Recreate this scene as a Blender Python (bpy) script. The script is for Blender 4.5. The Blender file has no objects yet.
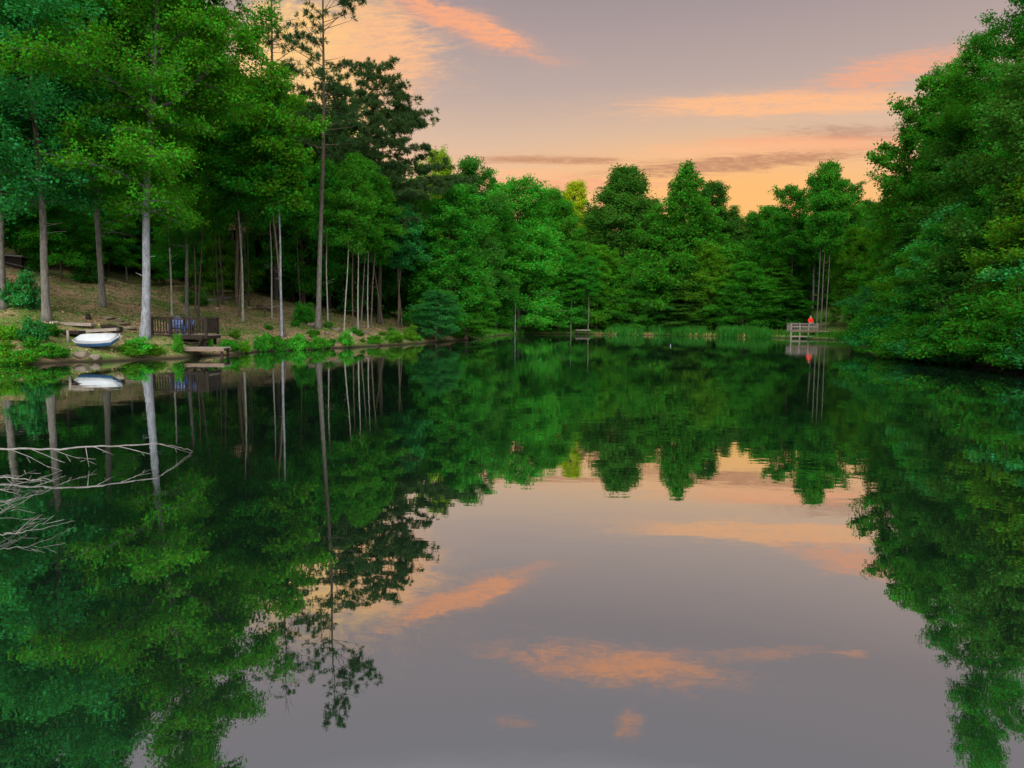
import bpy, math, random
import numpy as np
from mathutils import Vector, Matrix, Euler

R = math.radians
scene = bpy.context.scene
C = scene.collection
random.seed(7)
rng = np.random.default_rng(11)

# ---------------------------------------------------------------- camera
CAM_H = 1.65
FPX = 683.0
PITCH = R(5.19)
ROLL = R(0.5)
cam_d = bpy.data.cameras.new('camera')
cam_d.sensor_width = 36.0
cam_d.lens = 36.0 * FPX / 1024.0
cam_d.clip_start = 0.1
cam_d.clip_end = 3000
cam = bpy.data.objects.new('camera', cam_d)
C.objects.link(cam)
CM = Matrix.Rotation(R(90) - PITCH, 3, 'X') @ Matrix.Rotation(ROLL, 3, 'Z')
cam.matrix_world = Matrix.Translation((0, 0, CAM_H)) @ CM.to_4x4()
scene.camera = cam


def ray(px, py):
    return (CM @ Vector(((px - 512) / FPX, -(py - 384) / FPX, -1))).normalized()


def at(px, py, Y):
    d = ray(px, py)
    return Vector((0, 0, CAM_H)) + d * (Y / d.y)


# ---------------------------------------------------------------- terrain
SHORE = np.array([(-18, 24), (-20.5, 18), (-17, 10), (-10, 4), (-5, 1.2), (4, 1.0), (12, 4), (17, 12),
                  (18.7, 25), (20.5, 35), (23.6, 45), (29.5, 58), (35, 70), (33.5, 80), (27, 91), (13, 98), (2, 96),
                  (-1.5, 84), (-3.6, 63), (-5.8, 55), (-7.7, 47), (-10, 41.5), (-12.5, 36.5), (-13.4, 31.5),
                  (-14.2, 28.6), (-16, 25.9), (-17, 24.6)], dtype=float)


def signed_d(X, Y):
    """distance to the shoreline, positive on land"""
    X = np.asarray(X, float); Y = np.asarray(Y, float)
    best = np.full(X.shape, 1e9)
    inside = np.zeros(X.shape, bool)
    n = len(SHORE)
    for i in range(n):
        ax, ay = SHORE[i]; bx, by = SHORE[(i + 1) % n]
        dx, dy = bx - ax, by - ay
        t = np.clip(((X - ax) * dx + (Y - ay) * dy) / (dx * dx + dy * dy), 0, 1)
        best = np.minimum(best, np.hypot(X - ax - t * dx, Y - ay - t * dy))
        cond = ((ay > Y) != (by > Y)) & (X < (bx - ax) * (Y - ay) / (by - ay + 1e-12) + ax)
        inside ^= cond
    return np.where(inside, -best, best)


def sm(a, b, x):
    t = np.clip((x - a) / (b - a), 0, 1)
    return t * t * (3 - 2 * t)


def ground(X, Y):
    X = np.asarray(X, float); Y = np.asarray(Y, float)
    d = signed_d(X, Y)
    d = d + 0.22 * np.sin(X * 2.1 + Y * 1.3) + 0.15 * np.sin(X * 4.3 - Y * 3.1)
    left = 1 - sm(-9, 2, X)
    right = sm(15, 26, X) * (1 - sm(62, 76, Y))
    near = 1 - sm(2, 16, Y)
    slope = 0.05 + 0.17 * left + 0.22 * right
    slope = slope * (1 - near) + 0.04 * near
    land = 0.22 * sm(0, 0.7, d) + slope * np.minimum(np.maximum(d, 0), 60)
    far = (1 - left) * (1 - right) * (1 - near)
    land = land + far * 0.16 * np.clip(d - 7, 0, 60)
    land = land + sm(1, 12, d) * (0.30 * np.sin(X * .31 + 1) * np.sin(Y * .27) + 0.12 * np.sin(X * .9 + Y * .7))
    land = land + sm(0.3, 2, d) * 0.035 * (np.sin(X * 3.7 + Y * 1.9) + np.sin(Y * 5.1 - X * 2.3))
    bed = np.maximum(-1.6, 0.35 * d)
    return np.where(d > 0, land, bed - 0.02)


def gz(x, y):
    return float(ground(np.array([x]), np.array([y]))[0])


def spot(px, py):
    """where the view ray through a pixel meets the ground"""
    o = Vector((0, 0, CAM_H)); d = ray(px, py)
    t = np.arange(15, 140, 0.05)
    xs = d.x * t; ys = d.y * t; zs = CAM_H + d.z * t
    g = np.maximum(ground(xs, ys), 0)
    k = np.argmax(zs < g) if np.any(zs < g) else len(t) - 1
    return Vector((xs[k], ys[k], g[k]))


# ---------------------------------------------------------------- tags
def tag(o, label, cat, group=None, kind=None):
    if label: o['label'] = label
    if cat: o['category'] = cat
    if group: o['group'] = group
    if kind: o['kind'] = kind
    return o


def thing(name, label, cat, loc=(0, 0, 0), rotz=0.0, group=None):
    o = bpy.data.objects.new(name, None)
    C.objects.link(o)
    o.empty_display_size = .3
    o.location = loc
    o.rotation_euler = (0, 0, rotz)
    return tag(o, label, cat, group)


def ob(name, mesh, parent=None, color=None, loc=None):
    o = bpy.data.objects.new(name, mesh)
    C.objects.link(o)
    if parent: o.parent = parent
    if color: o.color = (*color, 1)
    if loc is not None: o.location = loc
    return o


# ---------------------------------------------------------------- materials
def mat(name):
    m = bpy.data.materials.new(name)
    m.use_nodes = True
    nt = m.node_tree
    nt.nodes.clear()
    out = nt.nodes.new('ShaderNodeOutputMaterial')
    return m, nt, out


def N(nt, typ, **kw):
    n = nt.nodes.new(typ)
    for k, v in kw.items(): setattr(n, k, v)
    return n


def noise(nt, vec, scale, detail=4, rough=.6):
    n = N(nt, 'ShaderNodeTexNoise')
    n.inputs['Scale'].default_value = scale
    n.inputs['Detail'].default_value = detail
    n.inputs['Roughness'].default_value = rough
    if vec: nt.links.new(vec, n.inputs['Vector'])
    return n


def ramp(nt, fac, stops):
    r = N(nt, 'ShaderNodeValToRGB')
    e = r.color_ramp.elements
    while len(e) < len(stops): e.new(0.5)
    for el, (p, c) in zip(e, stops):
        el.position = p; el.color = (*c, 1)
    nt.links.new(fac, r.inputs[0])
    return r


def mix(nt, a, b, fac, blend='MIX'):
    m = N(nt, 'ShaderNodeMix', data_type='RGBA', blend_type=blend)
    for idx, v in ((6, a), (7, b)):
        if isinstance(v, (tuple, list)): m.inputs[idx].default_value = (*v[:3], 1)
        else: nt.links.new(v, m.inputs[idx])
    if isinstance(fac, (int, float)): m.inputs[0].default_value = fac
    else: nt.links.new(fac, m.inputs[0])
    return m.outputs[2]


def math_(nt, op, a, b=None, c=None):
    n = N(nt, 'ShaderNodeMath', operation=op)
    for i, v in enumerate((a, b, c)):
        if v is None: continue
        if isinstance(v, (int, float)): n.inputs[i].default_value = v
        else: nt.links.new(v, n.inputs[i])
    return n.outputs[0]


def leaf_material():
    m, nt, out = mat('leaf')
    oi = N(nt, 'ShaderNodeObjectInfo')
    geo = N(nt, 'ShaderNodeNewGeometry')
    hs = N(nt, 'ShaderNodeHueSaturation')
    nt.links.new(oi.outputs['Color'], hs.inputs['Color'])
    rnd = geo.outputs['Random Per Island']
    hue = math_(nt, 'MULTIPLY_ADD', rnd, 0.06, 0.47)
    nt.links.new(hue, hs.inputs['Hue'])
    tc = N(nt, 'ShaderNodeTexCoord')
    ns = noise(nt, tc.outputs['Object'], .55, 2)
    v1 = math_(nt, 'MULTIPLY_ADD', rnd, 0.6, 0.5)
    v2 = math_(nt, 'MULTIPLY_ADD', ns.outputs[0], 1.1, 0.2)
    val = math_(nt, 'MULTIPLY', v1, v2)
    val = math_(nt, 'MULTIPLY', val, 1.5)
    nt.links.new(val, hs.inputs['Value'])
    d = N(nt, 'ShaderNodeBsdfDiffuse'); t = N(nt, 'ShaderNodeBsdfTranslucent')
    nt.links.new(hs.outputs[0], d.inputs[0])
    yel = mix(nt, hs.outputs[0], (1.0, 1.0, .4), 1.0, 'MULTIPLY')
    nt.links.new(yel, t.inputs[0])
    mx = N(nt, 'ShaderNodeMixShader'); mx.inputs[0].default_value = .42
    nt.links.new(d.outputs[0], mx.inputs[1]); nt.links.new(t.outputs[0], mx.inputs[2])
    nt.links.new(mx.outputs[0], out.inputs[0])
    return m


def bark_material():
    m, nt, out = mat('bark')
    oi = N(nt, 'ShaderNodeObjectInfo')
    tc = N(nt, 'ShaderNodeTexCoord')
    mp = N(nt, 'ShaderNodeMapping'); mp.inputs['Scale'].default_value = (9, 9, 2.2)
    nt.links.new(tc.outputs['Object'], mp.inputs[0])
    n1 = noise(nt, mp.outputs[0], 1.6, 5, .7)
    n2 = noise(nt, tc.outputs['Object'], .8, 3)
    v = ramp(nt, n1.outputs[0], [(.3, (.35, .35, .35)), (.65, (1.25, 1.22, 1.2))])
    c = mix(nt, oi.outputs['Color'], v.outputs[0], 1, 'MULTIPLY')
    moss = ramp(nt, n2.outputs[0], [(.5, (0, 0, 0)), (.75, (1, 1, 1))])
    c = mix(nt, c, (.03, .055, .015), math_(nt, 'MULTIPLY', moss.outputs[0], .35))
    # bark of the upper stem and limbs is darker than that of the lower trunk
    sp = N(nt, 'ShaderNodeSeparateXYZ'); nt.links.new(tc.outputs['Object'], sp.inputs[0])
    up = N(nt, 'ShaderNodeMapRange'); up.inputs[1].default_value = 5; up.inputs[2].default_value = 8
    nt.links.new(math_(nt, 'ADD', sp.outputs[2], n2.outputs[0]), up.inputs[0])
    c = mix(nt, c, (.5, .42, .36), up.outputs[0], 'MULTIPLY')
    p = N(nt, 'ShaderNodeBsdfPrincipled'); p.inputs['Roughness'].default_value = .9
    p.inputs['Specular IOR Level'].default_value = .15
    nt.links.new(c, p.inputs['Base Color'])
    b = N(nt, 'ShaderNodeBump'); b.inputs['Strength'].default_value = .6; b.inputs['Distance'].default_value = .03
    nt.links.new(n1.outputs[0], b.inputs['Height']); nt.links.new(b.outputs[0], p.inputs['Normal'])
    nt.links.new(p.outputs[0], out.inputs[0])
    return m


def surf(name, col, rough=.7, var=.35, scale=6, stretch=(1, 1, 1), col2=None, spec=.3, bump=.2):
    m, nt, out = mat(name)
    tc = N(nt, 'ShaderNodeTexCoord')
    mp = N(nt, 'ShaderNodeMapping'); mp.inputs['Scale'].default_value = stretch
    nt.links.new(tc.outputs['Object'], mp.inputs[0])
    n1 = noise(nt, mp.outputs[0], scale, 5, .65)
    lo = tuple(c * (1 - var) for c in col); hi = col2 or tuple(min(1, c * (1 + var)) for c in col)
    r = ramp(nt, n1.outputs[0], [(.32, lo), (.68, hi)])
    p = N(nt, 'ShaderNodeBsdfPrincipled'); p.inputs['Roughness'].default_value = rough
    p.inputs['Specular IOR Level'].default_value = spec
    nt.links.new(r.outputs[0], p.inputs['Base Color'])
    if bump:
        b = N(nt, 'ShaderNodeBump'); b.inputs['Strength'].default_value = bump; b.inputs['Distance'].default_value = .02
        nt.links.new(n1.outputs[0], b.inputs['Height']); nt.links.new(b.outputs[0], p.inputs['Normal'])
    nt.links.new(p.outputs[0], out.inputs[0])
    return m


LEAF = leaf_material()
BARK = bark_material()
M_DARKWOOD = surf('dark_wood', (.016, .011, .009), .85, .5, 5, (1, 1, 6), spec=.12)
M_GREYWOOD = surf('grey_wood', (.16, .135, .115), .85, .35, 5, (1, 6, 6))
M_TANWOOD = surf('tan_wood', (.095, .066, .046), .85, .35, 5, (1, 6, 6))
M_WHITE = surf('white_cover', (.27, .285, .30), .5, .08, 3, bump=.05)
M_BLUEHULL = surf('blue_hull', (.02, .06, .14), .35, .2, 3, bump=.03)
M_BLUEPL = surf('blue_plastic', (.025, .06, .17), .45, .12, 4, bump=.0)
M_DEAD = surf('dead_wood', (.11, .102, .095), .85, .35, 9)
M_STONE = surf('stone', (.10, .08, .06), .9, .4, 4, bump=.4)
M_PALESTONE = surf('pale_stone', (.24, .20, .155), .9, .3, 4, bump=.4)
M_WALL = surf('cabin_wall', (.24, .15, .085), .8, .3, 3, (1, 1, 8))
M_ROOF = surf('cabin_roof', (.17, .16, .17), .9, .3, 6)
M_GLASS = surf('dark_glass', (.02, .025, .03), .08, .2, 2, spec=.6, bump=0)
M_RED = surf('red_cloth', (.60, .015, .012), .8, .15, 8)
M_SKIN = surf('skin', (.50, .30, .22), .6, .08, 8, bump=.02)
M_HAIR = surf('grey_hair', (.22, .18, .16), .7, .3, 30)
M_JEANS = surf('dark_trousers', (.04, .05, .08), .85, .3, 20)
M_FLOAT = surf('float_white', (.11, .115, .13), .5, .08, 6, bump=.02)


def ground_material():
    m, nt, out = mat('ground_soil')
    tc = N(nt, 'ShaderNodeTexCoord')
    o = tc.outputs['Object']
    a = noise(nt, o, .35, 5, .65)
    b = noise(nt, o, 2.4, 6, .7)
    c = noise(nt, o, 14, 4, .7)
    litter = ramp(nt, c.outputs[0], [(.28, (.08, .05, .03)), (.5, (.21, .14, .08)), (.72, (.34, .25, .155))])
    grass = ramp(nt, c.outputs[0], [(.3, (.03, .065, .010)), (.7, (.10, .16, .03))])
    s = math_(nt, 'ADD', math_(nt, 'MULTIPLY', a.outputs[0], .65), math_(nt, 'MULTIPLY', b.outputs[0], .45))
    sep = N(nt, 'ShaderNodeSeparateXYZ'); nt.links.new(o, sep.inputs[0])
    far = N(nt, 'ShaderNodeMapRange', interpolation_type='SMOOTHSTEP')
    far.inputs[1].default_value = 58; far.inputs[2].default_value = 72
    nt.links.new(sep.outputs[1], far.inputs[0])
    s2 = math_(nt, 'MULTIPLY_ADD', far.outputs[0], .14, s)
    mk = ramp(nt, s2, [(.475, (0, 0, 0)), (.61, (1, 1, 1))])
    col = mix(nt, litter.outputs[0], grass.outputs[0], mk.outputs[0])
    # bare wet mud right at the waterline
    mud = N(nt, 'ShaderNodeMapRange'); mud.inputs[1].default_value = .03; mud.inputs[2].default_value = .22
    nt.links.new(sep.outputs[2], mud.inputs[0])
    col = mix(nt, (.018, .014, .008), col, mud.outputs[0])
    p = N(nt, 'ShaderNodeBsdfPrincipled'); p.inputs['Roughness'].default_value = .95
    p.inputs['Specular IOR Level'].default_value = .1
    nt.links.new(col, p.inputs['Base Color'])
    bp = N(nt, 'ShaderNodeBump'); bp.inputs['Strength'].default_value = .8; bp.inputs['Distance'].default_value = .08
    nt.links.new(c.outputs[0], bp.inputs['Height']); nt.links.new(bp.outputs[0], p.inputs['Normal'])
    nt.links.new(p.outputs[0], out.inputs[0])
    return m


def water_material():
    m, nt, out = mat('pond_water')
    tc = N(nt, 'ShaderNodeTexCoord')
    mp = N(nt, 'ShaderNodeMapping'); mp.inputs['Scale'].default_value = (1.0, 1.5, 1)
    nt.links.new(tc.outputs['Object'], mp.inputs[0])
    n1 = noise(nt, mp.outputs[0], 1.1, 2, .5)
    n2 = noise(nt, mp.outputs[0], 4.5, 2, .5)
    big = noise(nt, tc.outputs['Object'], .07, 2)
    amt = ramp(nt, big.outputs[0], [(.38, (.25, .25, .25)), (.65, (1, 1, 1))])
    h = math_(nt, 'ADD', math_(nt, 'MULTIPLY', n1.outputs[0], .7), math_(nt, 'MULTIPLY', n2.outputs[0], .14))
    h = math_(nt, 'MULTIPLY', h, amt.outputs[0])
    b = N(nt, 'ShaderNodeBump'); b.inputs['Strength'].default_value = 1.0; b.inputs['Distance'].default_value = WATER_BUMP
    nt.links.new(h, b.inputs['Height'])
    g = N(nt, 'ShaderNodeBsdfGlossy'); g.inputs['Roughness'].default_value = 0.012
    g.inputs['Color'].default_value = (.93, .96, .97, 1)
    d = N(nt, 'ShaderNodeBsdfDiffuse'); d.inputs[0].default_value = (.004, .010, .006, 1)
    nt.links.new(b.outputs[0], g.inputs['Normal'])
    # reflectance against the angle of view: high at grazing angles, lower looking down
    lw = N(nt, 'ShaderNodeLayerWeight')
    f = N(nt, 'ShaderNodeMapRange')
    f.inputs[1].default_value = .40; f.inputs[2].default_value = .92
    f.inputs[3].default_value = .46; f.inputs[4].default_value = .86
    lw.inputs[0].default_value = .5
    nt.links.new(lw.outputs['Facing'], f.inputs[0])
    mx = N(nt, 'ShaderNodeMixShader')
    nt.links.new(f.outputs[0], mx.inputs[0])
    nt.links.new(d.outputs[0], mx.inputs[1]); nt.links.new(g.outputs[0], mx.inputs[2])
    nt.links.new(mx.outputs[0], out.inputs[0])
    return m


WATER_BUMP = .0055


# ---------------------------------------------------------------- mesh building
class MB:
    def __init__(s): s.v = []; s.f = []

    def tube(s, pts, rads, n=6, cap=True):
        pts = [Vector(p) for p in pts]
        base = len(s.v)
        m = len(pts)
        prev = None
        for i, p in enumerate(pts):
            t = (pts[min(i + 1, m - 1)] - pts[max(i - 1, 0)])
            if t.length < 1e-9: t = Vector((0, 0, 1))
            t.normalize()
            if prev is None:
                a = Vector((1, 0, 0)) if abs(t.x) < .8 else Vector((0, 1, 0))
                u = t.cross(a).normalized()
            else:
                u = (prev - t * prev.dot(t))
                u = u.normalized() if u.length > 1e-6 else t.orthogonal().normalized()
            prev = u
            w = t.cross(u)
            r = rads[i] if hasattr(rads, '__len__') else rads
            for k in range(n):
                a = 2 * math.pi * k / n
                s.v.append(tuple(p + (u * math.cos(a) + w * math.sin(a)) * r))
        for i in range(m - 1):
            for k in range(n):
                a = base + i * n + k; b = base + i * n + (k + 1) % n
                s.f.append((a, b, b + n, a + n))
        if cap:
            s.f.append(tuple(base + k for k in range(n - 1, -1, -1)))
            s.f.append(tuple(base + (m - 1) * n + k for k in range(n)))
        return s

    def box(s, c, size, rot=None, jit=0):
        b = len(s.v)
        q = Euler(rot).to_matrix() if rot else Matrix.Identity(3)
        for z in (-.5, .5):
            for x, y in ((-.5, -.5), (.5, -.5), (.5, .5), (-.5, .5)):
                p = Vector((x * size[0], y * size[1], z * size[2]))
                if jit: p += Vector((random.uniform(-jit, jit), random.uniform(-jit, jit), random.uniform(-jit, jit)))
                s.v.append(tuple(Vector(c) + q @ p))
        for f in ((3, 2, 1, 0), (4, 5, 6, 7), (0, 1, 5, 4), (1, 2, 6, 5), (2, 3, 7, 6), (3, 0, 4, 7)):
            s.f.append(tuple(b + i for i in f))
        return s

    def poly(s, rings, cap=True):
        """loft of rings with equal counts"""
        b = len(s.v); n = len(rings[0])
        for r in rings:
            for p in r: s.v.append(tuple(p))
        for i in range(len(rings) - 1):
            for k in range(n):
                a = b + i * n + k; c = b + i * n + (k + 1) % n
                s.f.append((a, c, c + n, a + n))
        if cap:
            s.f.append(tuple(b + k for k in range(n - 1, -1, -1)))
            s.f.append(tuple(b + (len(rings) - 1) * n + k for k in range(n)))
        return s

    def mesh(s, name, m, smooth=False, bevel=0):
        me = bpy.data.meshes.new(name)
        me.from_pydata(s.v, [], s.f)
        me.materials.append(m)
        if smooth:
            for p in me.polygons: p.use_smooth = True
        me.update()
        return me

    def build(s, name, m, parent=None, smooth=False, color=None, loc=None, bevel=0):
        o = ob(name, s.mesh(name, m, smooth), parent, color, loc)
        if bevel:
            b = o.modifiers.new('bevel', 'BEVEL'); b.width = bevel; b.segments = 2; b.limit_method = 'ANGLE'
        return o


def unit(a):
    return a / np.maximum(np.linalg.norm(a, axis=1, keepdims=True), 1e-9)


def leaf_mesh(name, P, U, Nn, L, W, m=None):
    """one rhombic face per leaf; P centres, U along the leaf, Nn normals"""
    n = len(P)
    U = unit(U)
    V = unit(np.cross(Nn, U)); Nn = np.cross(U, V)
    L = L.reshape(-1, 1); W = W.reshape(-1, 1)
    q = np.empty((n, 4, 3))
    q[:, 0] = P - U * L * .5
    q[:, 1] = P + V * W * .5 + U * L * .05 + Nn * W * .18
    q[:, 2] = P + U * L * .5 - Nn * L * .12
    q[:, 3] = P - V * W * .5 + U * L * .05 + Nn * W * .18
    me = bpy.data.meshes.new(name)
    me.vertices.add(n * 4); me.loops.add(n * 4); me.polygons.add(n)
    me.vertices.foreach_set('co', q.reshape(-1).astype(np.float32))
    me.loops.foreach_set('vertex_index', np.arange(n * 4, dtype=np.int32))
    me.polygons.foreach_set('loop_start', np.arange(0, n * 4, 4, dtype=np.int32))
    me.polygons.foreach_set('loop_total', np.full(n, 4, dtype=np.int32))
    me.materials.append(m or LEAF)
    me.update(calc_edges=True)
    return me


def scatter_leaves(name, segs, n, L, W, sh, sv, up=.8, rand=.8, axis=None, out=.35, tuft=False):
    """segs: (A, B, weight) twig segments; leaves gather round them in flat sprays"""
    A = np.array([s[0] for s in segs]); B = np.array([s[1] for s in segs])
    w = np.array([s[2] for s in segs]) * rng.uniform(.15, 1.4, len(segs)); w = w / w.sum()
    k = rng.choice(len(segs), n, p=w)
    q = rng.random(n) ** .75
    P = A[k] + (B[k] - A[k]) * q[:, None]
    if tuft:
        # needles radiate out of the twig
        nc = max(1, n // 26)
        kk = rng.choice(len(segs), nc, p=w); qq = rng.random(nc) ** .5
        cen = A[kk] + (B[kk] - A[kk]) * qq[:, None] + rng.normal(0, 1, (nc, 3)) * np.array([sh, sh, sv])
        k2 = rng.integers(0, nc, n)
        D = unit(rng.normal(0, 1, (n, 3)) + np.array([0, 0, .45]) + unit(B[kk] - A[kk])[k2] * .8)
        Ls = L * rng.uniform(.7, 1.3, n)
        P = cen[k2] + D * Ls[:, None] * .55
        return leaf_mesh(name, P, D, unit(rng.normal(0, 1, (n, 3))), Ls, W * rng.uniform(.7, 1.3, n))
    P = P + np.clip(rng.normal(0, 1, (n, 3)), -1.7, 1.7) * np.array([sh, sh, sv])
    U = (B - A)[k]
    U = unit(U) + rng.normal(0, .7, (n, 3)) + np.array([0, 0, -.25])
    Nn = np.array([0, 0, up]) + rng.normal(0, rand, (n, 3))
    if axis is not None:
        o = P - axis(P); o[:, 2] *= .3
        Nn = Nn + unit(o) * out
    s = rng.uniform(.5, 1.5, n)
    return leaf_mesh(name, P, U, unit(Nn), L * s, W * s)


def prof_dome(t): return (max(0, 1 - t ** 2.6)) ** .6 * (.66 + .5 * t * (1 - t) * 2) + .24
def prof_oval(t): return max(0.05, math.sin(math.pi * min(1, .12 + .88 * t) ** .85)) ** .65
def prof_cone(t): return max(0.03, (1 - t)) ** .8 * (.85 + .3 * min(1, t * 4) - .15)
def prof_low(t): return max(0.05, 1 - t ** 1.8) ** .75


class Proto: pass


def tree_proto(kind, seed, H=20, Rr=4.5, cb=.35, prof=prof_oval, nb=60, rise=(5, 55), droop=-.12, nleaf=30000,
               L=.26, W=.15, sh=.22, sv=.10, tr=.22, wander=.25, twig0=.25, sides=8, tuft=False, side=None,
               fork=None, jitter=(.6, 1.12), twigs=1.0, dead=0, up=.8, rand=.8, tv=14, stubs=0):
    rd = random.Random(seed)
    mb = MB()
    npt = 14
    ph = [rd.uniform(0, 6.28) for _ in range(4)]
    def trunk_at(t):
        return Vector((wander * math.sin(t * 3.1 + ph[0]) * t + wander * .35 * math.sin(t * 9 + ph[1]) * min(1, t * 3),
                       wander * math.sin(t * 2.7 + ph[2]) * t + wander * .35 * math.sin(t * 8 + ph[3]) * min(1, t * 3), H * t))
    def trunk_r(t): return tr * (1 - t) ** .8 * .92 + tr * .04 + (tr * .55 * math.exp(-t * 45))
    ts = [0, .012, .03, .06] + [.06 + .94 * (i / npt) ** 1.0 for i in range(1, npt + 1)]
    mb.tube([trunk_at(t) - (Vector((0, 0, .35)) if t == 0 else Vector()) for t in ts], [trunk_r(t) for t in ts], sides)
    segs = []
    def branch(p0, az, L_, el, r0, depth=0):
        h = Vector((math.cos(az), math.sin(az), 0))
        pts = []
        wig = rd.uniform(-.25, .25)
        for i in range(6):
            s = i / 5
            a2 = az + wig * s * s
            hh = Vector((math.cos(a2), math.sin(a2), 0))
            pts.append(p0 + hh * (L_ * s * math.cos(el)) + Vector((0, 0, L_ * (s * math.sin(el) + droop * s * s))))
        mb.tube(pts, [max(.008, r0 * (1 - .85 * i / 5)) for i in range(6)], 5 if r0 > .04 else 3, cap=False)
        if rd.random() < dead: return
        nt_ = max(3, int((2.2 + L_ * 2.2) * twigs))
        for j in range(nt_):
            s = twig0 + (1 - twig0) * (j + rd.random() * .8) / nt_
            k = min(4, int(s * 5)); f = s * 5 - k
            p = pts[k].lerp(pts[k + 1], f)
            sg = 1 if j % 2 else -1
            ta = az + sg * R(rd.uniform(28, 75)) + wig * s
            tl = (.34 * L_ * (1.15 - .6 * s) + .25) * rd.uniform(.7, 1.2)
            te = el * .4 + R(rd.uniform(-tv, tv * 1.15)) + droop * .5
            e = p + Vector((math.cos(ta) * math.cos(te), math.sin(ta) * math.cos(te), math.sin(te))) * tl
            mb.tube([p, p.lerp(e, .5) + Vector((0, 0, .04 * tl)), e], [max(.006, r0 * .28), max(.005, r0 * .18), .004], 3, cap=False)
            segs.append((tuple(p), tuple(e), tl))
        segs.append((tuple(pts[3]), tuple(pts[5]), L_ * .4))
    for i in range(stubs):
        t = rd.uniform(.10, cb + .15); az = rd.uniform(0, 6.28); l = rd.uniform(.15, 1.1) * (1 if rd.random() < .7 else 2)
        p = trunk_at(t); e = p + Vector((math.cos(az), math.sin(az), rd.uniform(-.3, .5))) * (l * Rr / 4.3)
        mb.tube([p, p.lerp(e, .6) + Vector((0, 0, .03)), e], [tr * .13, tr * .09, .006], 4, cap=False)
    g = rd.uniform(0, 6)
    lob = [rd.uniform(0, 6.28) for _ in range(3)]
    for i in range(nb):
        tt = (i + rd.random()) / nb
        t = cb + (1 - cb) * tt * .985
        az = g + i * 2.39996 + rd.uniform(-.4, .4)
        if side is not None and rd.random() < side[1]:
            az = side[0] + rd.gauss(0, .55)
        L_ = Rr * prof(tt) * rd.uniform(*jitter) * (1 + .18 * math.sin(2 * az + lob[0] + tt * 5) + .12 * math.sin(3 * az + lob[1] - tt * 7))
        el = R(rise[0] + (rise[1] - rise[0]) * tt + rd.uniform(-9, 9))
        branch(trunk_at(t), az, max(.35, L_), el, max(.012, trunk_r(t) * .42 * min(1, .35 + L_ / Rr)))
    if fork:
        for (t, az, L_, el, r0) in fork:
            p0 = trunk_at(t); p = [p0]
            h = Vector((math.cos(az), math.sin(az), 0))
            for i in range(1, 8):
                s = i / 7
                p.append(p0 + h * (L_ * (s ** .8) * math.cos(el)) + Vector((0, 0, L_ * math.sin(el) * s ** 1.2)))
            mb.tube(p, [r0 * (1 - .75 * i / 7) for i in range(8)], 7)
            for j in range(16):
                s = .25 + .75 * j / 16; k = min(6, int(s * 7))
                branch(p[k].lerp(p[k + 1], s * 7 - k), az + rd.uniform(-2.2, 2.2), Rr * rd.uniform(.25, .55), R(rd.uniform(-5, 40)), r0 * .25)
    pr = Proto()
    pr.kind = kind; pr.H = H; pr.R = Rr
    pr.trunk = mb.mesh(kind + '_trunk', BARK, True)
    ax = lambda P: np.stack([np.zeros(len(P)), np.zeros(len(P)), P[:, 2]], 1)
    pr.crown = scatter_leaves(kind + '_crown', segs, nleaf, L, W, sh, sv, axis=ax, tuft=tuft, up=up, rand=rand)
    return pr


def shrub_proto(kind, seed, H=2.0, Rr=1.6, nst=26, nleaf=7000, L=.14, W=.075, lean=(0, 0), up=.7, sh=.12, sv=.08, open_=.15, drop=.62):
    rd = random.Random(seed)
    mb = MB(); segs = []
    for i in range(nst):
        az = i * 2.4 + rd.uniform(-.5, .5)
        q = math.sqrt((i + .5) / nst)
        rr = Rr * q * rd.uniform(.8, 1.08)
        top = Vector((math.cos(az) * rr + lean[0], math.sin(az) * rr + lean[1], H * (1 - drop * q ** 2.2) * rd.uniform(.55, 1.12)))
        b = Vector((math.cos(az) * rr * .22, math.sin(az) * rr * .22, -.15))
        mid = b.lerp(top, .55) + Vector((0, 0, .18 * H * (1 - q * .4)))
        mb.tube([b, mid, top], [.022 * H / 2, .014 * H / 2, .005], 4, cap=False)
        for j in range(7):
            s = rd.uniform(open_, 1)
            p = b.lerp(mid, s * 2) if s < .5 else mid.lerp(top, s * 2 - 1)
            a2 = az + rd.uniform(-1.9, 1.9)
            tl = Rr * rd.uniform(.18, .42)
            e = p + Vector((math.cos(a2) * tl, math.sin(a2) * tl, rd.uniform(-.12, .28) * tl + .02))
            mb.tube([p, e], [.007, .003], 3, cap=False)
            segs.append((tuple(p), tuple(e), tl))
        segs.append((tuple(mid), tuple(top), .5))
    pr = Proto(); pr.kind = kind; pr.H = H; pr.R = Rr
    pr.trunk = mb.mesh(kind + '_stems', BARK, True)
    ax = lambda P: np.stack([np.zeros(len(P)), np.zeros(len(P)), P[:, 2] * .5], 1)
    pr.crown = scatter_leaves(kind + '_foliage', segs, nleaf, L, W, sh, sv, axis=ax, out=.6, up=up)
    return pr


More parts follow.
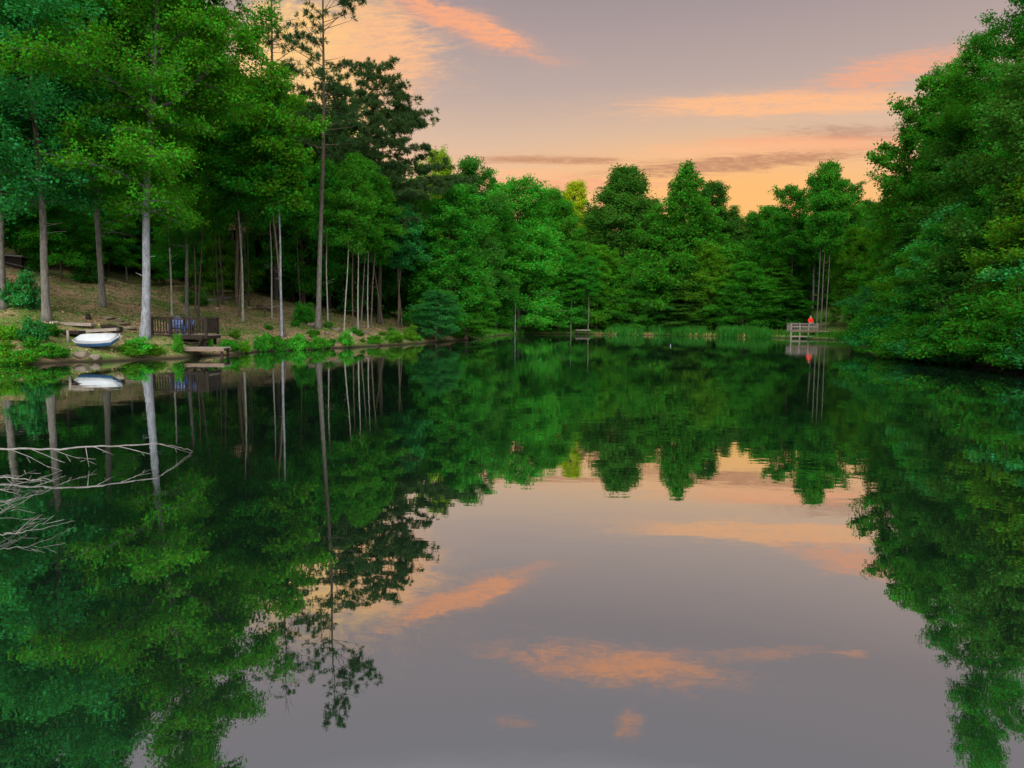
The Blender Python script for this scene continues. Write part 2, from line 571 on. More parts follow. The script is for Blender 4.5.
P = {}
P['tall'] = [tree_proto('tall', s, 21, 4.3, .24, prof_oval, 74, (18, 62), -.30, 95000, .12, .072, sh=.20, sv=.17, jitter=(.35, 1.25), tv=38, twigs=1.2, stubs=14, twig0=.12, tr=.145, wander=.3, up=.6) for s in (1, 2, 3)]
P['full'] = [tree_proto('full', s, 18, 4.8, .05, prof_dome, 90, (22, 66), -.30, 70000, .20, .12, sh=.24, sv=.22, jitter=(.45, 1.22), tv=42, twigs=1.1, tr=.2, wander=.3, twig0=.35, up=.4, rand=.9) for s in (11, 12, 13, 14)]
P['dome'] = [tree_proto('dome', s, 18, 4.8, .05, prof_dome, 120, (16, 60), -.26, 85000, .20, .12, sh=.26, sv=.24, jitter=(.72, 1.12), tv=40, tr=.2, wander=.25, twig0=.35, up=.4, rand=.9) for s in (15, 16)]
P['cone'] = [tree_proto('cone', s, 18, 7.0, .05, prof_cone, 130, (10, 36), -.16, 105000, .22, .13, sh=.26, sv=.26, jitter=(.78, 1.1), tv=34, tr=.2, wander=.15, twig0=.3, up=.4, rand=.9) for s in (21, 22)]
P['sparse'] = [tree_proto('sparse', s, 18, 4.0, .40, prof_oval, 44, (15, 62), -.14, 18000, .22, .13, sh=.24, sv=.2, tv=40, stubs=8, tr=.14, wander=.4, twig0=.35, jitter=(.5, 1.2), up=.5) for s in (31, 32)]
P['hemlock'] = [tree_proto('hemlock', s, 16, 3.9, .05, prof_cone, 110, (4, 34), -.36, 80000, .17, .06, sh=.2, sv=.13, tv=22, tr=.2, wander=.12, twig0=.15, twigs=1.3, up=.9, rand=.7) for s in (41, 42)]
P['pine'] = [tree_proto('pine', s, 22, 2.9, .44, prof_oval, 56, (-2, 40), .06, n_, .24, .035, sh=.10, sv=.05, tr=.17, wander=.15, twig0=.45, tuft=True, side=(a, .45), jitter=(.3, 1.2), dead=.2, twigs=.7) for s, a, n_ in ((51, .1, 17000), (52, .4, 10000))]
P['thickpine'] = [tree_proto('thickpine', 55, 19, 4.6, .36, prof_oval, 84, (-6, 30), .04, 120000, .28, .048, sh=.2, sv=.07, tr=.18, wander=.2, twig0=.3, tuft=True, jitter=(.45, 1.25))]
P['sapling'] = [tree_proto('sapling', s, 13, 2.1, .50, prof_oval, 34, (15, 58), -.25, 15000, .14, .085, sh=.2, sv=.16, tv=36, stubs=9, tr=.068, wander=.14, sides=6, up=.6) for s in (61, 62, 63)]
P['understory'] = [tree_proto('understory', s, 8, 3.0, .15, prof_low, 40, (8, 46), -.22, 26000, .14, .08, sh=.22, sv=.14, tv=30, tr=.06, wander=.3, sides=6) for s in (71, 72)]
P['hero'] = [tree_proto('hero', 81, 21, 4.6, .24, prof_oval, 68, (12, 60), -.28, 115000, .12, .072, sh=.20, sv=.16, jitter=(.35, 1.25), tv=36, twigs=1.25, stubs=10, twig0=.10, tr=.19, wander=.3, up=.6,
                        fork=[(.46, .15, 5.5, R(50), .10), (.56, 2.7, 5.0, R(55), .08)])]
P['laurel'] = [shrub_proto('laurel', s, 3.4, 2.6, 48, 24000, .17, .075, up=.6, sh=.22, sv=.14, drop=.93) for s in (91, 92, 93)]
P['shrub'] = [shrub_proto('shrub', s, 1.2, .95, 20, 3600, .12, .06, drop=.8, sh=.09, sv=.08) for s in (95, 96, 97)]
P['weed'] = [shrub_proto('weed', s, .6, .5, 16, 900, .11, .06, sh=.07, sv=.05) for s in (98, 99)]

NAMES = {'tall': 'broadleaf_tree', 'full': 'broadleaf_tree', 'dome': 'broadleaf_tree', 'cone': 'conical_tree', 'sparse': 'slender_tree', 'hemlock': 'hemlock_tree',
         'pine': 'pine_tree', 'thickpine': 'pine_tree', 'sapling': 'sapling', 'understory': 'understory_tree', 'hero': 'broadleaf_tree',
         'laurel': 'laurel_shrub', 'shrub': 'shrub', 'weed': 'leafy_plant'}
CATS = {'laurel': 'shrub', 'shrub': 'shrub', 'weed': 'plant', 'sapling': 'sapling'}

# leaf colours
G_MID = (.032, .165, .011)
G_BLUE = (.020, .165, .030)
G_YEL = (.052, .180, .009)
G_DARK = (.030, .115, .014)
G_PINE = (.026, .068, .022)
G_SUNLIT = (.15, .24, .010)  # sunlight on a treetop, painted into its leaf colour
G_BRIGHT = (.036, .205, .013)
G_OLIVE = (.034, .130, .014)
BK = {'grey': (.095, .09, .08), 'pale': (.15, .163, .185), 'brown': (.085, .062, .045), 'dark': (.045, .037, .03), 'birch': (.19, .19, .165)}


def place(kind, x, y, H, w=None, var=0, col=G_MID, bark='brown', label='', group=None, rot=None, lean=(0, 0), name=None, z=None):
    """a tree or shrub of a kind at ground point x, y; H metres tall, w metres wide"""
    pr = P[kind][var % len(P[kind])]
    sz = H / pr.H
    sx = (w / 2 / pr.R) if w else sz
    o = thing(name or NAMES[kind], label, CATS.get(kind, 'tree'), (x, y, (gz(x, y) if z is None else z)), 0, group)
    o.rotation_euler = (R(lean[1]), R(lean[0]), random.uniform(0, 6.28) if rot is None else rot)
    o.scale = (sx, sx, sz)
    j = random.uniform(.78, 1.22); j2 = random.uniform(.8, 1.25)
    shrubby = kind in ('laurel', 'shrub', 'weed')
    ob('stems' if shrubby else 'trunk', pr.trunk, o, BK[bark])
    ob('foliage' if shrubby else 'crown', pr.crown, o, (col[0] * j * j2, col[1] * j, col[2] * j))
    return o


def ptree(kind, px, top, Y, wpx=None, **kw):
    """a tree whose crown top is seen at pixel (px, top) at depth Y"""
    t = at(px, top, Y)
    g = gz(t.x, Y)
    return place(kind, t.x, Y, t.z - g, (wpx / FPX * Y) if wpx else None, **kw)


def btree(kind, px, py, H, w=None, Y=None, **kw):
    """a tree whose base is seen at pixel (px, py)"""
    p = spot(px, py)
    if Y:
        q = at(px, py, Y); p = Vector((q.x, q.y, gz(q.x, q.y)))
    return place(kind, p.x, p.y, H, w, **kw)


# ---------------------------------------------------------------- setting: ground, water
def axis_pts(lo, hi, fine_lo, fine_hi, step, grow):
    a = list(np.arange(fine_lo, fine_hi + 1e-6, step))
    s = step; x = fine_lo
    left = []
    while x > lo: s *= grow; x -= s; left.append(x)
    s = step; x = fine_hi; right = []
    while x < hi: s *= grow; x += s; right.append(x)
    return np.array(left[::-1] + a + right)


gx = axis_pts(-900, 900, -40, 45, .45, 1.12)
gy = axis_pts(-600, 1200, -4, 104, .45, 1.12)
GX, GY = np.meshgrid(gx, gy)
GZ = ground(GX.ravel(), GY.ravel()).reshape(GX.shape)
nv, nu = GX.shape
co = np.stack([GX, GY, GZ], -1).reshape(-1, 3)
ii = (np.arange(nv - 1)[:, None] * nu + np.arange(nu - 1)[None, :]).ravel()
quads = np.stack([ii, ii + 1, ii + 1 + nu, ii + nu], 1)
gm = bpy.data.meshes.new('ground')
gm.vertices.add(len(co)); gm.loops.add(len(quads) * 4); gm.polygons.add(len(quads))
gm.vertices.foreach_set('co', co.ravel().astype(np.float32))
gm.loops.foreach_set('vertex_index', quads.ravel().astype(np.int32))
gm.polygons.foreach_set('loop_start', np.arange(0, len(quads) * 4, 4, dtype=np.int32))
gm.polygons.foreach_set('loop_total', np.full(len(quads), 4, dtype=np.int32))
gm.polygons.foreach_set('use_smooth', np.ones(len(quads), bool))
gm.materials.append(ground_material())
gm.update(calc_edges=True)
tag(ob('ground', gm), None, None, kind='structure')

wm = bpy.data.meshes.new('water')
wm.from_pydata([(-30, -1, 0), (42, -1, 0), (42, 106, 0), (-30, 106, 0)], [], [(0, 1, 2, 3)])
wm.materials.append(water_material())
tag(ob('water', wm), None, None, kind='structure')

# ---------------------------------------------------------------- trees of the left bank
L_ = 'on the left bank'
btree('tall', 3, 308, 19, 10, var=0, col=G_BLUE, bark='grey', label='leftmost broadleaf tree, its grey trunk cut by the left edge of the photo')
btree('tall', 47, 321, 19.5, 9.5, var=1, col=G_BLUE, bark='grey', lean=(-1, 0), label='bluish green tree with thick grey trunk beside the left bush, near the dark shelter')
btree('tall', 103, 307, 23, 9, var=2, col=G_MID, bark='grey', lean=(-1, 0), label='tall tree with straight bare grey trunk rising behind the covered boat')
btree('hero', 145, 338, 21.5, 9.4, col=G_YEL, bark='pale', lean=(5.0, 0), rot=0, label='large forked tree with thick pale bluish trunk at left end of the deck')
btree('sapling', 127, 281, 13, 4, var=0, col=G_MID, bark='birch', label='thin pale sapling high on the bare slope between two grey trunks')
btree('tall', 162, 281, 19, 7, var=0, col=G_DARK, bark='dark', label='dark trunked tree high on the slope just right of the pale forked tree')
btree('sapling', 172, 316, 14, 3.6, var=1, col=G_YEL, bark='birch', label='thin pale sapling rising behind the blue chair on the deck')
btree('tall', 187, 317, 17, 6.5, var=1, col=G_MID, bark='grey', label='straight grey trunked tree right behind the middle of the deck railing')
btree('sapling', 243, 321, 13, 4.5, var=2, col=G_MID, bark='birch', label='thin white stemmed sapling alone on bare ground right of the deck')
btree('sapling', 272, 318, 12, 3.6, var=0, col=G_MID, bark='birch', label='thin pale sapling beside the wood pile')
btree('sapling', 282, 337, 15, 5, var=1, col=G_YEL, bark='pale', label='slim pale grey tree close to the shore, in front of the wood pile')
btree('sapling', 285, 336, 14, 5, var=2, col=G_MID, bark='brown', lean=(5, 0), label='brown stem leaning right from the foot of the slim pale grey shore tree')
btree('tall', 293, 302, 17, 7, var=2, col=G_MID, bark='brown', label='brown trunked tree behind the wood pile')
btree('pine', 318, 328, 25, 6.2, var=0, col=G_PINE, bark='grey', rot=0, lean=(2.3, 0), label='tallest pine, straight bare grey trunk from the rocky shore past the photo top')
btree('pine', 276, 300, 27, 6.0, var=1, col=G_PINE, bark='dark', rot=.3, label='thin pine with sparse tufts against orange cloud, left of the tallest pine')
btree('sapling', 328, 328, 11, 3.4, var=0, col=G_MID, bark='birch', label='thin pale stem just right of the tallest pine')
btree('sapling', 344, 331, 11, 3.4, var=1, col=G_MID, bark='birch', lean=(-4, 0), label='thin pale stem leaning left by the shore rocks')
btree('sapling', 353, 327, 12, 3.4, var=2, col=G_MID, bark='brown', label='straight brown stem, first of the close cluster right of the shore rocks')
btree('sapling', 358, 330, 12, 3.6, var=0, col=G_MID, bark='birch', lean=(1, 0), label='palest crooked stem in the close cluster right of the shore rocks')
btree('sapling', 361, 328, 11, 3.4, var=1, col=G_YEL, bark='grey', lean=(5, 0), label='grey stem leaning right across the palest crooked stem')
btree('sapling', 368, 328, 12, 3.6, var=2, col=G_MID, bark='birch', label='upright pale stem right of the palest crooked stem')
btree('sapling', 371, 328, 11, 4, var=0, col=G_MID, bark='brown', lean=(7, 0), label='brown stem leaning right between the stem cluster and the low bank plants')
btree('sapling', 383, 326, 10, 4, var=1, col=G_MID, bark='brown', lean=(9, 0), label='brown stem leaning strongly right above the low bank plants')
btree('sapling', 398, 328, 10, 4, var=2, col=G_BLUE, bark='brown', lean=(7, 0), label='second of two near parallel leaning brown stems before the hemlock')
btree('sapling', 402, 328, 10, 4, var=0, col=G_BLUE, bark='brown', lean=(6, 0), label='rightmost leaning brown stem, next to the overhanging hemlock')
ptree('thickpine', 377, 64, 57, 118, var=0, col=G_PINE, bark='dark', rot=0, label='dark bushy pine with layered boughs standing against the sky right of the tallest pine')
ptree('full', 300, 112, 57, 110, var=1, col=G_MID, label='rounded mid green tree filling the gap below the two tall pines')
ptree('sparse', 232, 100, 48, 115, var=1, col=G_YEL, label='yellowish green tree behind the deck, left of the two tall pines')
ptree('full', 358, 150, 60, 90, var=3, col=G_DARK, label='dark green tree under the boughs of the bushy pine')
ptree('full', 408, 195, 66, 95, var=0, col=G_MID, label='green tree between the bushy pine and the overhanging hemlock')
ptree('full', 450, 192, 60, 96, var=0, col=G_MID, label='leafy green tree overhanging the water where the left bank ends')
ptree('hemlock', 466, 252, 61, 76, var=1, col=G_MID, label='low drooping hemlock touching the water at the tip of the left bank')
ptree('full', 438, 157, 84, 60, var=2, col=G_SUNLIT, label='yellow lit treetop showing right of the bushy pine')
ptree('full', 436, 292, 54, 50, var=1, col=G_BLUE, label='low bushy green tree at the shore right of the leaning brown stems')
for i, (px, top, Y, w) in enumerate([(30, -60, 52, 150), (90, -60, 58, 150), (140, -40, 66, 130), (205, 20, 70, 130), (60, 40, 66, 160), (0, 20, 60, 160),
                                     (262, 95, 70, 100), (330, 120, 66, 120), (385, 170, 66, 110), (180, -20, 70, 130), (120, 30, 78, 140), (290, 110, 78, 120),
                                     (-40, -60, 50, 170), (-60, -60, 40, 180), (350, 165, 78, 110)]):
    ptree('full', px, top, Y, w, var=i, col=[G_MID, G_BRIGHT, G_MID, G_YEL][i % 4], bark='dark',
          label='leafy tree deep in the woods behind the left bank', group='trees deep in the left woods')
for i, (px, py, H) in enumerate([(20, 262, 7), (70, 268, 6), (110, 272, 6), (150, 275, 7), (205, 285, 3), (228, 287, 3), (260, 290, 5), (300, 295, 6), (330, 300, 5.5),
                                 (350, 308, 5), (375, 312, 5), (395, 314, 5), (190, 268, 8), (262, 272, 6), (285, 275, 8), (40, 250, 9), (95, 250, 9), (340, 285, 8)]):
    btree('understory', px, py, H, H * .9, var=i, col=[G_MID, G_DARK, G_BLUE, G_DARK][i % 4], bark='dark',
          label='low leafy tree in the shade at the top of the left slope', group='low trees along the top of the left slope')

for i in range(22):
    px = random.uniform(195, 415); py = random.uniform(296, 322) + (px - 300) * .03
    btree('sapling', px, py, random.uniform(9, 13), random.uniform(3.0, 4.4), var=i, col=random.choice((G_MID, G_YEL, G_DARK, G_BRIGHT)), bark=random.choice(('brown', 'birch', 'grey', 'dark')), lean=(random.uniform(-3, 6), 0),
          label='thin dim stem among many inside the left woods', group='thin stems inside the left woods')
for i in range(30):
    px = random.uniform(60, 410) if i < 16 else random.uniform(190, 400); py = 262 + px * .1 + random.uniform(-6, 14)
    btree('understory', px, py, random.uniform(3.5, 7.5), None, var=i, col=random.choice((G_BRIGHT, G_YEL, G_BRIGHT)), bark='dark',
          label='low leafy tree in the shade at the top of the left slope', group='low trees along the top of the left slope')

# ---------------------------------------------------------------- trees of the far bank
far = [
    ('full', 468, 166, 86, 90, 0, G_OLIVE, 'dark feathery tree on the far bank just right of the yellow lit treetop'),
    ('dome', 520, 186, 97, 100, 1, G_BRIGHT, 'bright green tree with slim white trunk at the left end of the far shore'),
    ('full', 497, 205, 92, 60, 2, G_MID, 'green tree behind the tip of the left bank'),
    ('cone', 492, 178, 112, 70, 1, G_DARK, 'dark pointed treetop behind the left end of the far shore'),
    ('dome', 550, 195, 108, 70, 3, G_MID, 'green tree left of the big domed dark tree'),
    ('full', 574, 186, 122, 52, 1, (.30, .33, .008), 'yellowish treetop in the notch left of the big domed dark tree'),  # sunlit glow of this crown is put into its leaf colour
    ('dome', 622, 173, 112, 100, 0, G_OLIVE, 'big domed dark green tree in the middle of the far bank'),
    ('cone', 686, 163, 102, 132, 0, G_MID, 'tallest conical green tree standing in the middle of the far bank'),
    ('full', 715, 188, 122, 80, 2, G_DARK, 'dark tree behind the right shoulder of the tallest conical tree'),
    ('hemlock', 735, 205, 118, 70, 0, G_DARK, 'dark feathery tree in the low gap of the far treeline'),
    ('hemlock', 754, 212, 128, 60, 1, G_PINE, 'small dark conifer top at the lowest notch of the far treeline'),
    ('dome', 640, 262, 100, 60, 3, G_MID, 'green tree in front of the big domed tree'),
    ('full', 598, 248, 101, 60, 1, G_YEL, 'small yellow green tree above the small dark bench of the far shore'),
    ('full', 560, 255, 100, 70, 2, G_MID, 'green tree left of the small yellow green tree of the far shore'),
    ('dome', 708, 248, 98, 62, 3, G_YEL, 'round lighter green tree below the tallest conical tree'),
    ('hemlock', 693, 272, 97, 90, 0, G_OLIVE, 'spreading hemlock with brownish boughs above the reeds'),
    ('dome', 745, 265, 95, 65, 0, G_BRIGHT, 'bright yellowish green tree between the reeds and the far dock'),
    ('hemlock', 778, 258, 97, 80, 1, G_MID, 'fine leaved hemlock behind the far dock'),
    ('dome', 775, 212, 108, 90, 1, G_MID, 'broad green tree rising behind the far dock'),
    ('sparse', 795, 188, 98, 60, 0, G_MID, 'leftmost of three open crowned tall trees behind the far dock'),
    ('sparse', 818, 183, 97, 60, 1, G_MID, 'middle of three open crowned tall trees behind the far dock'),
    ('sparse', 846, 182, 95, 66, 0, G_MID, 'rightmost of three open crowned tall trees behind the far dock'),
    ('dome', 812, 235, 105, 80, 2, G_MID, 'dense green tree behind the three open crowned trees'),
    ('full', 858, 232, 88, 60, 3, G_YEL, 'yellow green tree between the open crowned trees and the right bank'),
    ('full', 876, 285, 84, 50, 0, G_BRIGHT, 'low bright green tree right of the far dock'),
    ('full', 790, 292, 93, 50, 1, G_MID, 'low leafy tree directly behind the far dock'),
    ('full', 660, 285, 101, 70, 2, G_DARK, 'low dark tree behind the left end of the reeds'),
    ('full', 535, 275, 99, 60, 0, G_BRIGHT, 'low bright tree beside the slim white trunk of the far shore'),
    ('full', 615, 285, 102, 60, 3, G_DARK, 'low dark tree right of the small dark bench of the far shore'),
]
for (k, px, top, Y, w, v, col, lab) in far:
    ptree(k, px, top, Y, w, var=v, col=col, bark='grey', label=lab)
for i, (px, top, Y, w) in enumerate([(480, 200, 125, 90), (540, 215, 130, 90), (590, 215, 130, 90), (650, 205, 130, 90), (730, 215, 136, 80), (770, 225, 130, 80),
                                     (830, 215, 125, 90), (870, 205, 115, 90), (700, 225, 130, 80)]):
    ptree('full', px, top, Y, w, var=i, col=G_DARK, bark='dark', label='dark tree seen in slivers behind the front rank of the far bank', group='back rank of far bank trees')
# slim visible stems of the far shore
for (px, py, H, b, lab, ln) in [(515, 331, 13, 'pale', 'slim white trunk standing at the left end of the far shore', 0), (588, 326, 11, 'grey', 'slim pale stem beside the small dark bench of the far shore', 0),
                                (571, 328, 10, 'grey', 'slim grey stem left of the small dark bench of the far shore', 1)]:
    q = at(px, py, 97 if px > 540 else 92)
    place('sapling', q.x, q.y, H, 5, var=px, col=G_BRIGHT, bark=b, label=lab, lean=(ln, 0))
for (px, lab, ln) in [(817, 'left of three slim tan trunks right of the person in red', 0), (821, 'middle of three slim tan trunks right of the person in red', .4), (826, 'right of three slim tan trunks right of the person in red', -.3)]:
    q = at(px, 322, 87)
    place('sapling', q.x, q.y, 20.5, 5, var=1, col=G_MID, bark='grey', label=lab, lean=(ln, 0))

# ---------------------------------------------------------------- right bank
right = [
    ('sparse', 924, 84, 57, 100, 0, G_MID, 'open crowned tree whose left boughs reach furthest into the sky on the right'),
    ('tall', 956, 60, 56, 110, 1, G_MID, 'tall tree stepping up behind the open crowned tree of the right bank'),
    ('tall', 985, 50, 50, 130, 2, G_MID, 'tall leafy tree left of the top right corner'),
    ('tall', 1052, -120, 40, 125, 0, G_MID, 'tallest tree of the right bank, in the top right corner'),
    ('full', 978, 110, 56, 125, 1, G_MID, 'broad dense green tree in the middle of the right bank'),
    ('full', 1010, 100, 48, 150, 2, G_DARK, 'dark dense tree at the right edge below the tallest tree'),
    ('full', 926, 165, 60, 84, 0, G_YEL, 'yellowish green tree at the left end of the high right canopy'),
    ('full', 892, 222, 66, 66, 3, G_BRIGHT, 'bright green tree where the right bank begins'),
    ('hemlock', 985, 175, 42, 140, 0, G_DARK, 'dark feathery hemlock above the laurels at the right edge'),
    ('hemlock', 908, 222, 48, 92, 0, G_DARK, 'dark drooping hemlock with sloping boughs on the right bank'),
    ('hemlock', 955, 205, 41, 120, 1, G_OLIVE, 'brownish dark hemlock behind the laurels of the right bank'),
    ('full', 1040, 130, 36, 150, 0, G_MID, 'leafy tree half cut by the right edge of the photo'),
    ('full', 884, 280, 62, 60, 1, G_BLUE, 'low bluish green tree at the left foot of the right bank'),
]
for (k, px, top, Y, w, v, col, lab) in right:
    ptree(k, px, top, Y, w, var=v, col=col, bark='dark', label=lab)
for i, (px, top, Y, w) in enumerate([(950, 150, 72, 90), (970, 120, 70, 140), (1000, 90, 62, 150), (1050, 60, 52, 160), (905, 200, 80, 80), (1090, 60, 40, 170), (1060, 60, 32, 160)]):
    ptree('full', px, top, Y, w, var=i, col=G_DARK, bark='dark', label='dark tree filling the wood behind the right bank', group='back rank of right bank trees')
RS = [(18.2, 20), (18.7, 25), (20.5, 35), (23.6, 45), (29.5, 58), (35, 69)]


def shore_x(Y):
    for (ax, ay), (bx, by) in zip(RS, RS[1:]):
        if ay <= Y <= by: return ax + (bx - ax) * (Y - ay) / (by - ay)
    return RS[-1][0]


for i in range(11):
    Y = 22 + i * 2.1 + random.uniform(-.5, .5)
    col = (G_BLUE, G_MID, G_BRIGHT, G_MID)[i % 4]
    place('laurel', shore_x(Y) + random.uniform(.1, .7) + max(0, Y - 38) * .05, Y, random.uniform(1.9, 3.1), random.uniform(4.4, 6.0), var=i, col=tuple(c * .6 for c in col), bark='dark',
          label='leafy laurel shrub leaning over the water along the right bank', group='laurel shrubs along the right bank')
for i in range(9):
    Y = 24 + i * 2.8
    place('understory', shore_x(Y) + random.uniform(3, 4.5), Y, random.uniform(5.5, 8.0), random.uniform(5.5, 7.5), var=i, col=(G_MID, G_BLUE, G_YEL, G_MID, G_DARK)[i % 5], bark='dark',
          label='low leafy tree standing behind the laurels of the right bank', group='low trees behind the right bank laurels')


# ---------------------------------------------------------------- shore plants of the left bank
plants = [(24, 308, 1.9, 2.0, G_BLUE, 'large bluish bush below the dark shelter at the left edge'),
          (34, 340, 1.0, 1.5, G_BLUE, 'bluish bush on the left bank beside the weathered boards'),
          (6, 340, .8, 1.4, G_YEL, 'low bush at the left edge of the photo above the water'),
          (48, 357, .6, 1.2, G_MID, 'low green plant at the waterline left of the boat'),
          (130, 356, .6, 1.1, G_YEL, 'bright green shrub at the waterline right of the boat'),
          (138, 354, .85, 1.4, G_BRIGHT, 'bright green shrub in front of the thick pale trunk'),
          (156, 355, .5, .8, G_YEL, 'bright green shrub left of the deck steps'),
          (178, 352, .95, .6, G_BRIGHT, 'narrow bright green shrub growing up against the front of the deck steps'),
          (208, 346, .65, .6, G_BRIGHT, 'bright green shrub under the right end of the deck'),
          (228, 350, .6, 1.1, G_BRIGHT, 'low bright green shrub at the right end of the low platform'),
          (244, 352, .7, 1.0, G_YEL, 'low bright shrub on the shore below the lone white sapling'),
          (262, 351, 1.1, 1.2, G_BRIGHT, 'rounded bright green shrub left of the slim pale shore tree'),
          (280, 351, .8, 1.2, G_MID, 'green shrub at the foot of the slim pale shore tree'),
          (298, 350, 1.1, 1.4, G_BRIGHT, 'larger green shrub right of the slim pale shore tree'),
          (318, 349, .9, 1.4, G_MID, 'green shrub in front of the tallest pine'),
          (346, 345, 1.0, 1.2, G_BRIGHT, 'bright green shrub in front of the shore rocks'),
          (375, 343, .6, 1.6, G_YEL, 'low yellowish plants below the leaning brown stems'),
          (395, 341, .9, 1.6, G_YEL, 'yellowish green shrub near the right end of the left bank'),
          (410, 340, 1.3, 1.6, G_YEL, 'tall yellowish green shrub at the right end of the left bank'),
          (305, 322, 1.6, 2.2, G_MID, 'green bush behind the slim pale shore tree, right of the wood pile'),
          (195, 305, 1.3, 2.2, G_DARK, 'dark bush on the slope behind the deck'),
          (88, 283, 1.5, 2.5, G_DARK, 'dark bush high on the slope left of the straight bare grey trunk')]
for i, (px, py, H, w, col, lab) in enumerate(plants):
    btree('shrub', px, py, H * .82, w * .85, var=i, col=tuple(c * 1.3 for c in col), bark='brown', label=lab)
for i in range(85):
    px = random.uniform(0, 420)
    py = 365 - px * .055 - random.uniform(1, 34) * random.random() ** 1.6
    if 62 < px < 128 or 150 < px < 226: continue
    btree('weed', px, py, random.uniform(.2, .5), None, var=i, col=random.choice((G_YEL, G_MID, G_BRIGHT)), bark='brown',
          label='small leafy plant on the bare soil of the left bank', group='small plants on the left bank')


# ---------------------------------------------------------------- grass and reeds
def blades(name, pts, hmin, hmax, w, col, label, cat, tilt=.25, mcol=None):
    n = len(pts)
    h = rng.uniform(hmin, hmax, n)
    U = np.stack([rng.normal(0, tilt, n), rng.normal(0, tilt, n), np.ones(n)], 1)
    U = unit(U)
    Nn = unit(np.stack([rng.normal(0, 1, n), rng.normal(0, 1, n), rng.normal(0, .2, n)], 1))
    me = leaf_mesh(name, pts + U * h[:, None] * .5, U, Nn, h, np.full(n, w) * rng.uniform(.7, 1.3, n))
    o = ob(name, me, None, col)
    return tag(o, label, cat, kind='stuff')


def land_points(n, xr, yr, dr, keep=None):
    X = rng.uniform(*xr, n); Y = rng.uniform(*yr, n)
    d = signed_d(X, Y)
    k = (d > dr[0]) & (d < dr[1])
    X, Y = X[k], Y[k]
    if keep is not None:
        q = keep(X, Y); X, Y = X[q], Y[q]
    return np.stack([X, Y, ground(X, Y) - .02], 1)


def patchy(X, Y): return (np.sin(X * .8 + 1.3 * np.sin(Y * .5)) + np.sin(Y * .9 - X * .35) + rng.normal(0, .5, len(X))) > .55


blades('grass', land_points(110000, (-40, -4), (22, 60), (.2, 17), patchy), .04, .13, .03, (.045, .105, .016), 'short grass in patches on the brown slope of the left bank', 'grass', .5)
LITTER, nt_, out_ = mat('leaf_litter')
g_ = N(nt_, 'ShaderNodeNewGeometry')
r_ = ramp(nt_, g_.outputs['Random Per Island'], [(0, (.08, .05, .028)), (.5, (.18, .12, .068)), (1, (.31, .225, .14))])
d_ = N(nt_, 'ShaderNodeBsdfDiffuse'); nt_.links.new(r_.outputs[0], d_.inputs[0]); nt_.links.new(d_.outputs[0], out_.inputs[0])
lp = land_points(110000, (-34, -4), (22, 62), (.3, 18), lambda X, Y: ~patchy(X, Y)); lp[:, 2] += .03
n_ = len(lp)
tag(ob('leaf_litter', leaf_mesh('leaf_litter', lp, rng.normal(0, 1, (n_, 3)) * [1, 1, .3], unit(rng.normal(0, .45, (n_, 3)) + [0, 0, 1]), rng.uniform(.05, .13, n_), rng.uniform(.03, .08, n_), LITTER)),
    'brown fallen leaves scattered over the slope of the left bank', 'leaf litter', kind='stuff')
blades('shore_grass', land_points(34000, (-6, 40), (60, 106), (.0, 6)), .2, .65, .09, (.04, .15, .015), 'long green grass along the far shore', 'grass', .3)
rp = land_points(60000, (13, 33), (82, 101), (-1.6, 1.6), lambda X, Y: (np.sin(X * .9 + np.sin(Y)) + .7 * np.sin(X * 2.3) + rng.normal(0, .5, len(X))) > -.15); rp[:, 2] = np.maximum(rp[:, 2], -.1)
blades('reeds', rp, .35, 1.5, .06, (.028, .14, .015), 'green reeds standing in the water along the far shore', 'reeds', .12)
kp = lambda X, Y: (np.sin(X * 1.1) + .6 * np.sin(X * 2.7 + 1) + rng.normal(0, .6, len(X))) > .7
rp = land_points(9000, (10, 31), (84, 101), (-2.4, -.9), kp); rp[:, 2] = -.05
blades('dry_reeds', rp, .2, .75, .05, (.24, .16, .075), 'dry straw coloured reed stubble at the water edge of the far reeds', 'reeds', .25)


# ---------------------------------------------------------------- boat with white cover
def boat():
    p = spot(95, 349)
    t = thing('rowing_boat', 'small blue boat under a peaked white cover, pulled up on the left bank', 'boat', (p.x, p.y + .2, p.z), R(8))
    def ring(z, k, n=None):
        # plan outline: blunt stern at +x, tapering bow at -x
        base = [(-1.12, -.1), (-.75, -.42), (-.2, -.52), (.45, -.52), (1.0, -.42), (1.1, .1), (1.0, .42), (.45, .52), (-.2, .52), (-.75, .40)]
        return [Vector((x * k, y * k, z)) for x, y in base]
    h = MB(); h.poly([ring(.06, .80), ring(.11, .90), ring(.20, .97), ring(.30, 1.0)])
    h.build('hull', M_BLUEHULL, t, bevel=.015)
    r = MB(); r.poly([ring(.302, 1.015), ring(.34, 1.02), ring(.345, 1.0)])
    r.build('rim', M_WHITE, t)
    c = MB()
    top = [Vector((v.x * .55 - .05, v.y * .12, .56)) for v in ring(0, 1)]
    mid = [Vector((v.x * .8, v.y * .62, .44)) for v in ring(0, 1)]
    c.poly([ring(.348, .985), mid, top])
    c.build('cover', M_WHITE, t, True)
    t.scale = (.82, .82, .82)
    t.rotation_euler = (R(25), R(-2), R(-4))
    t.location.z += .16


boat()

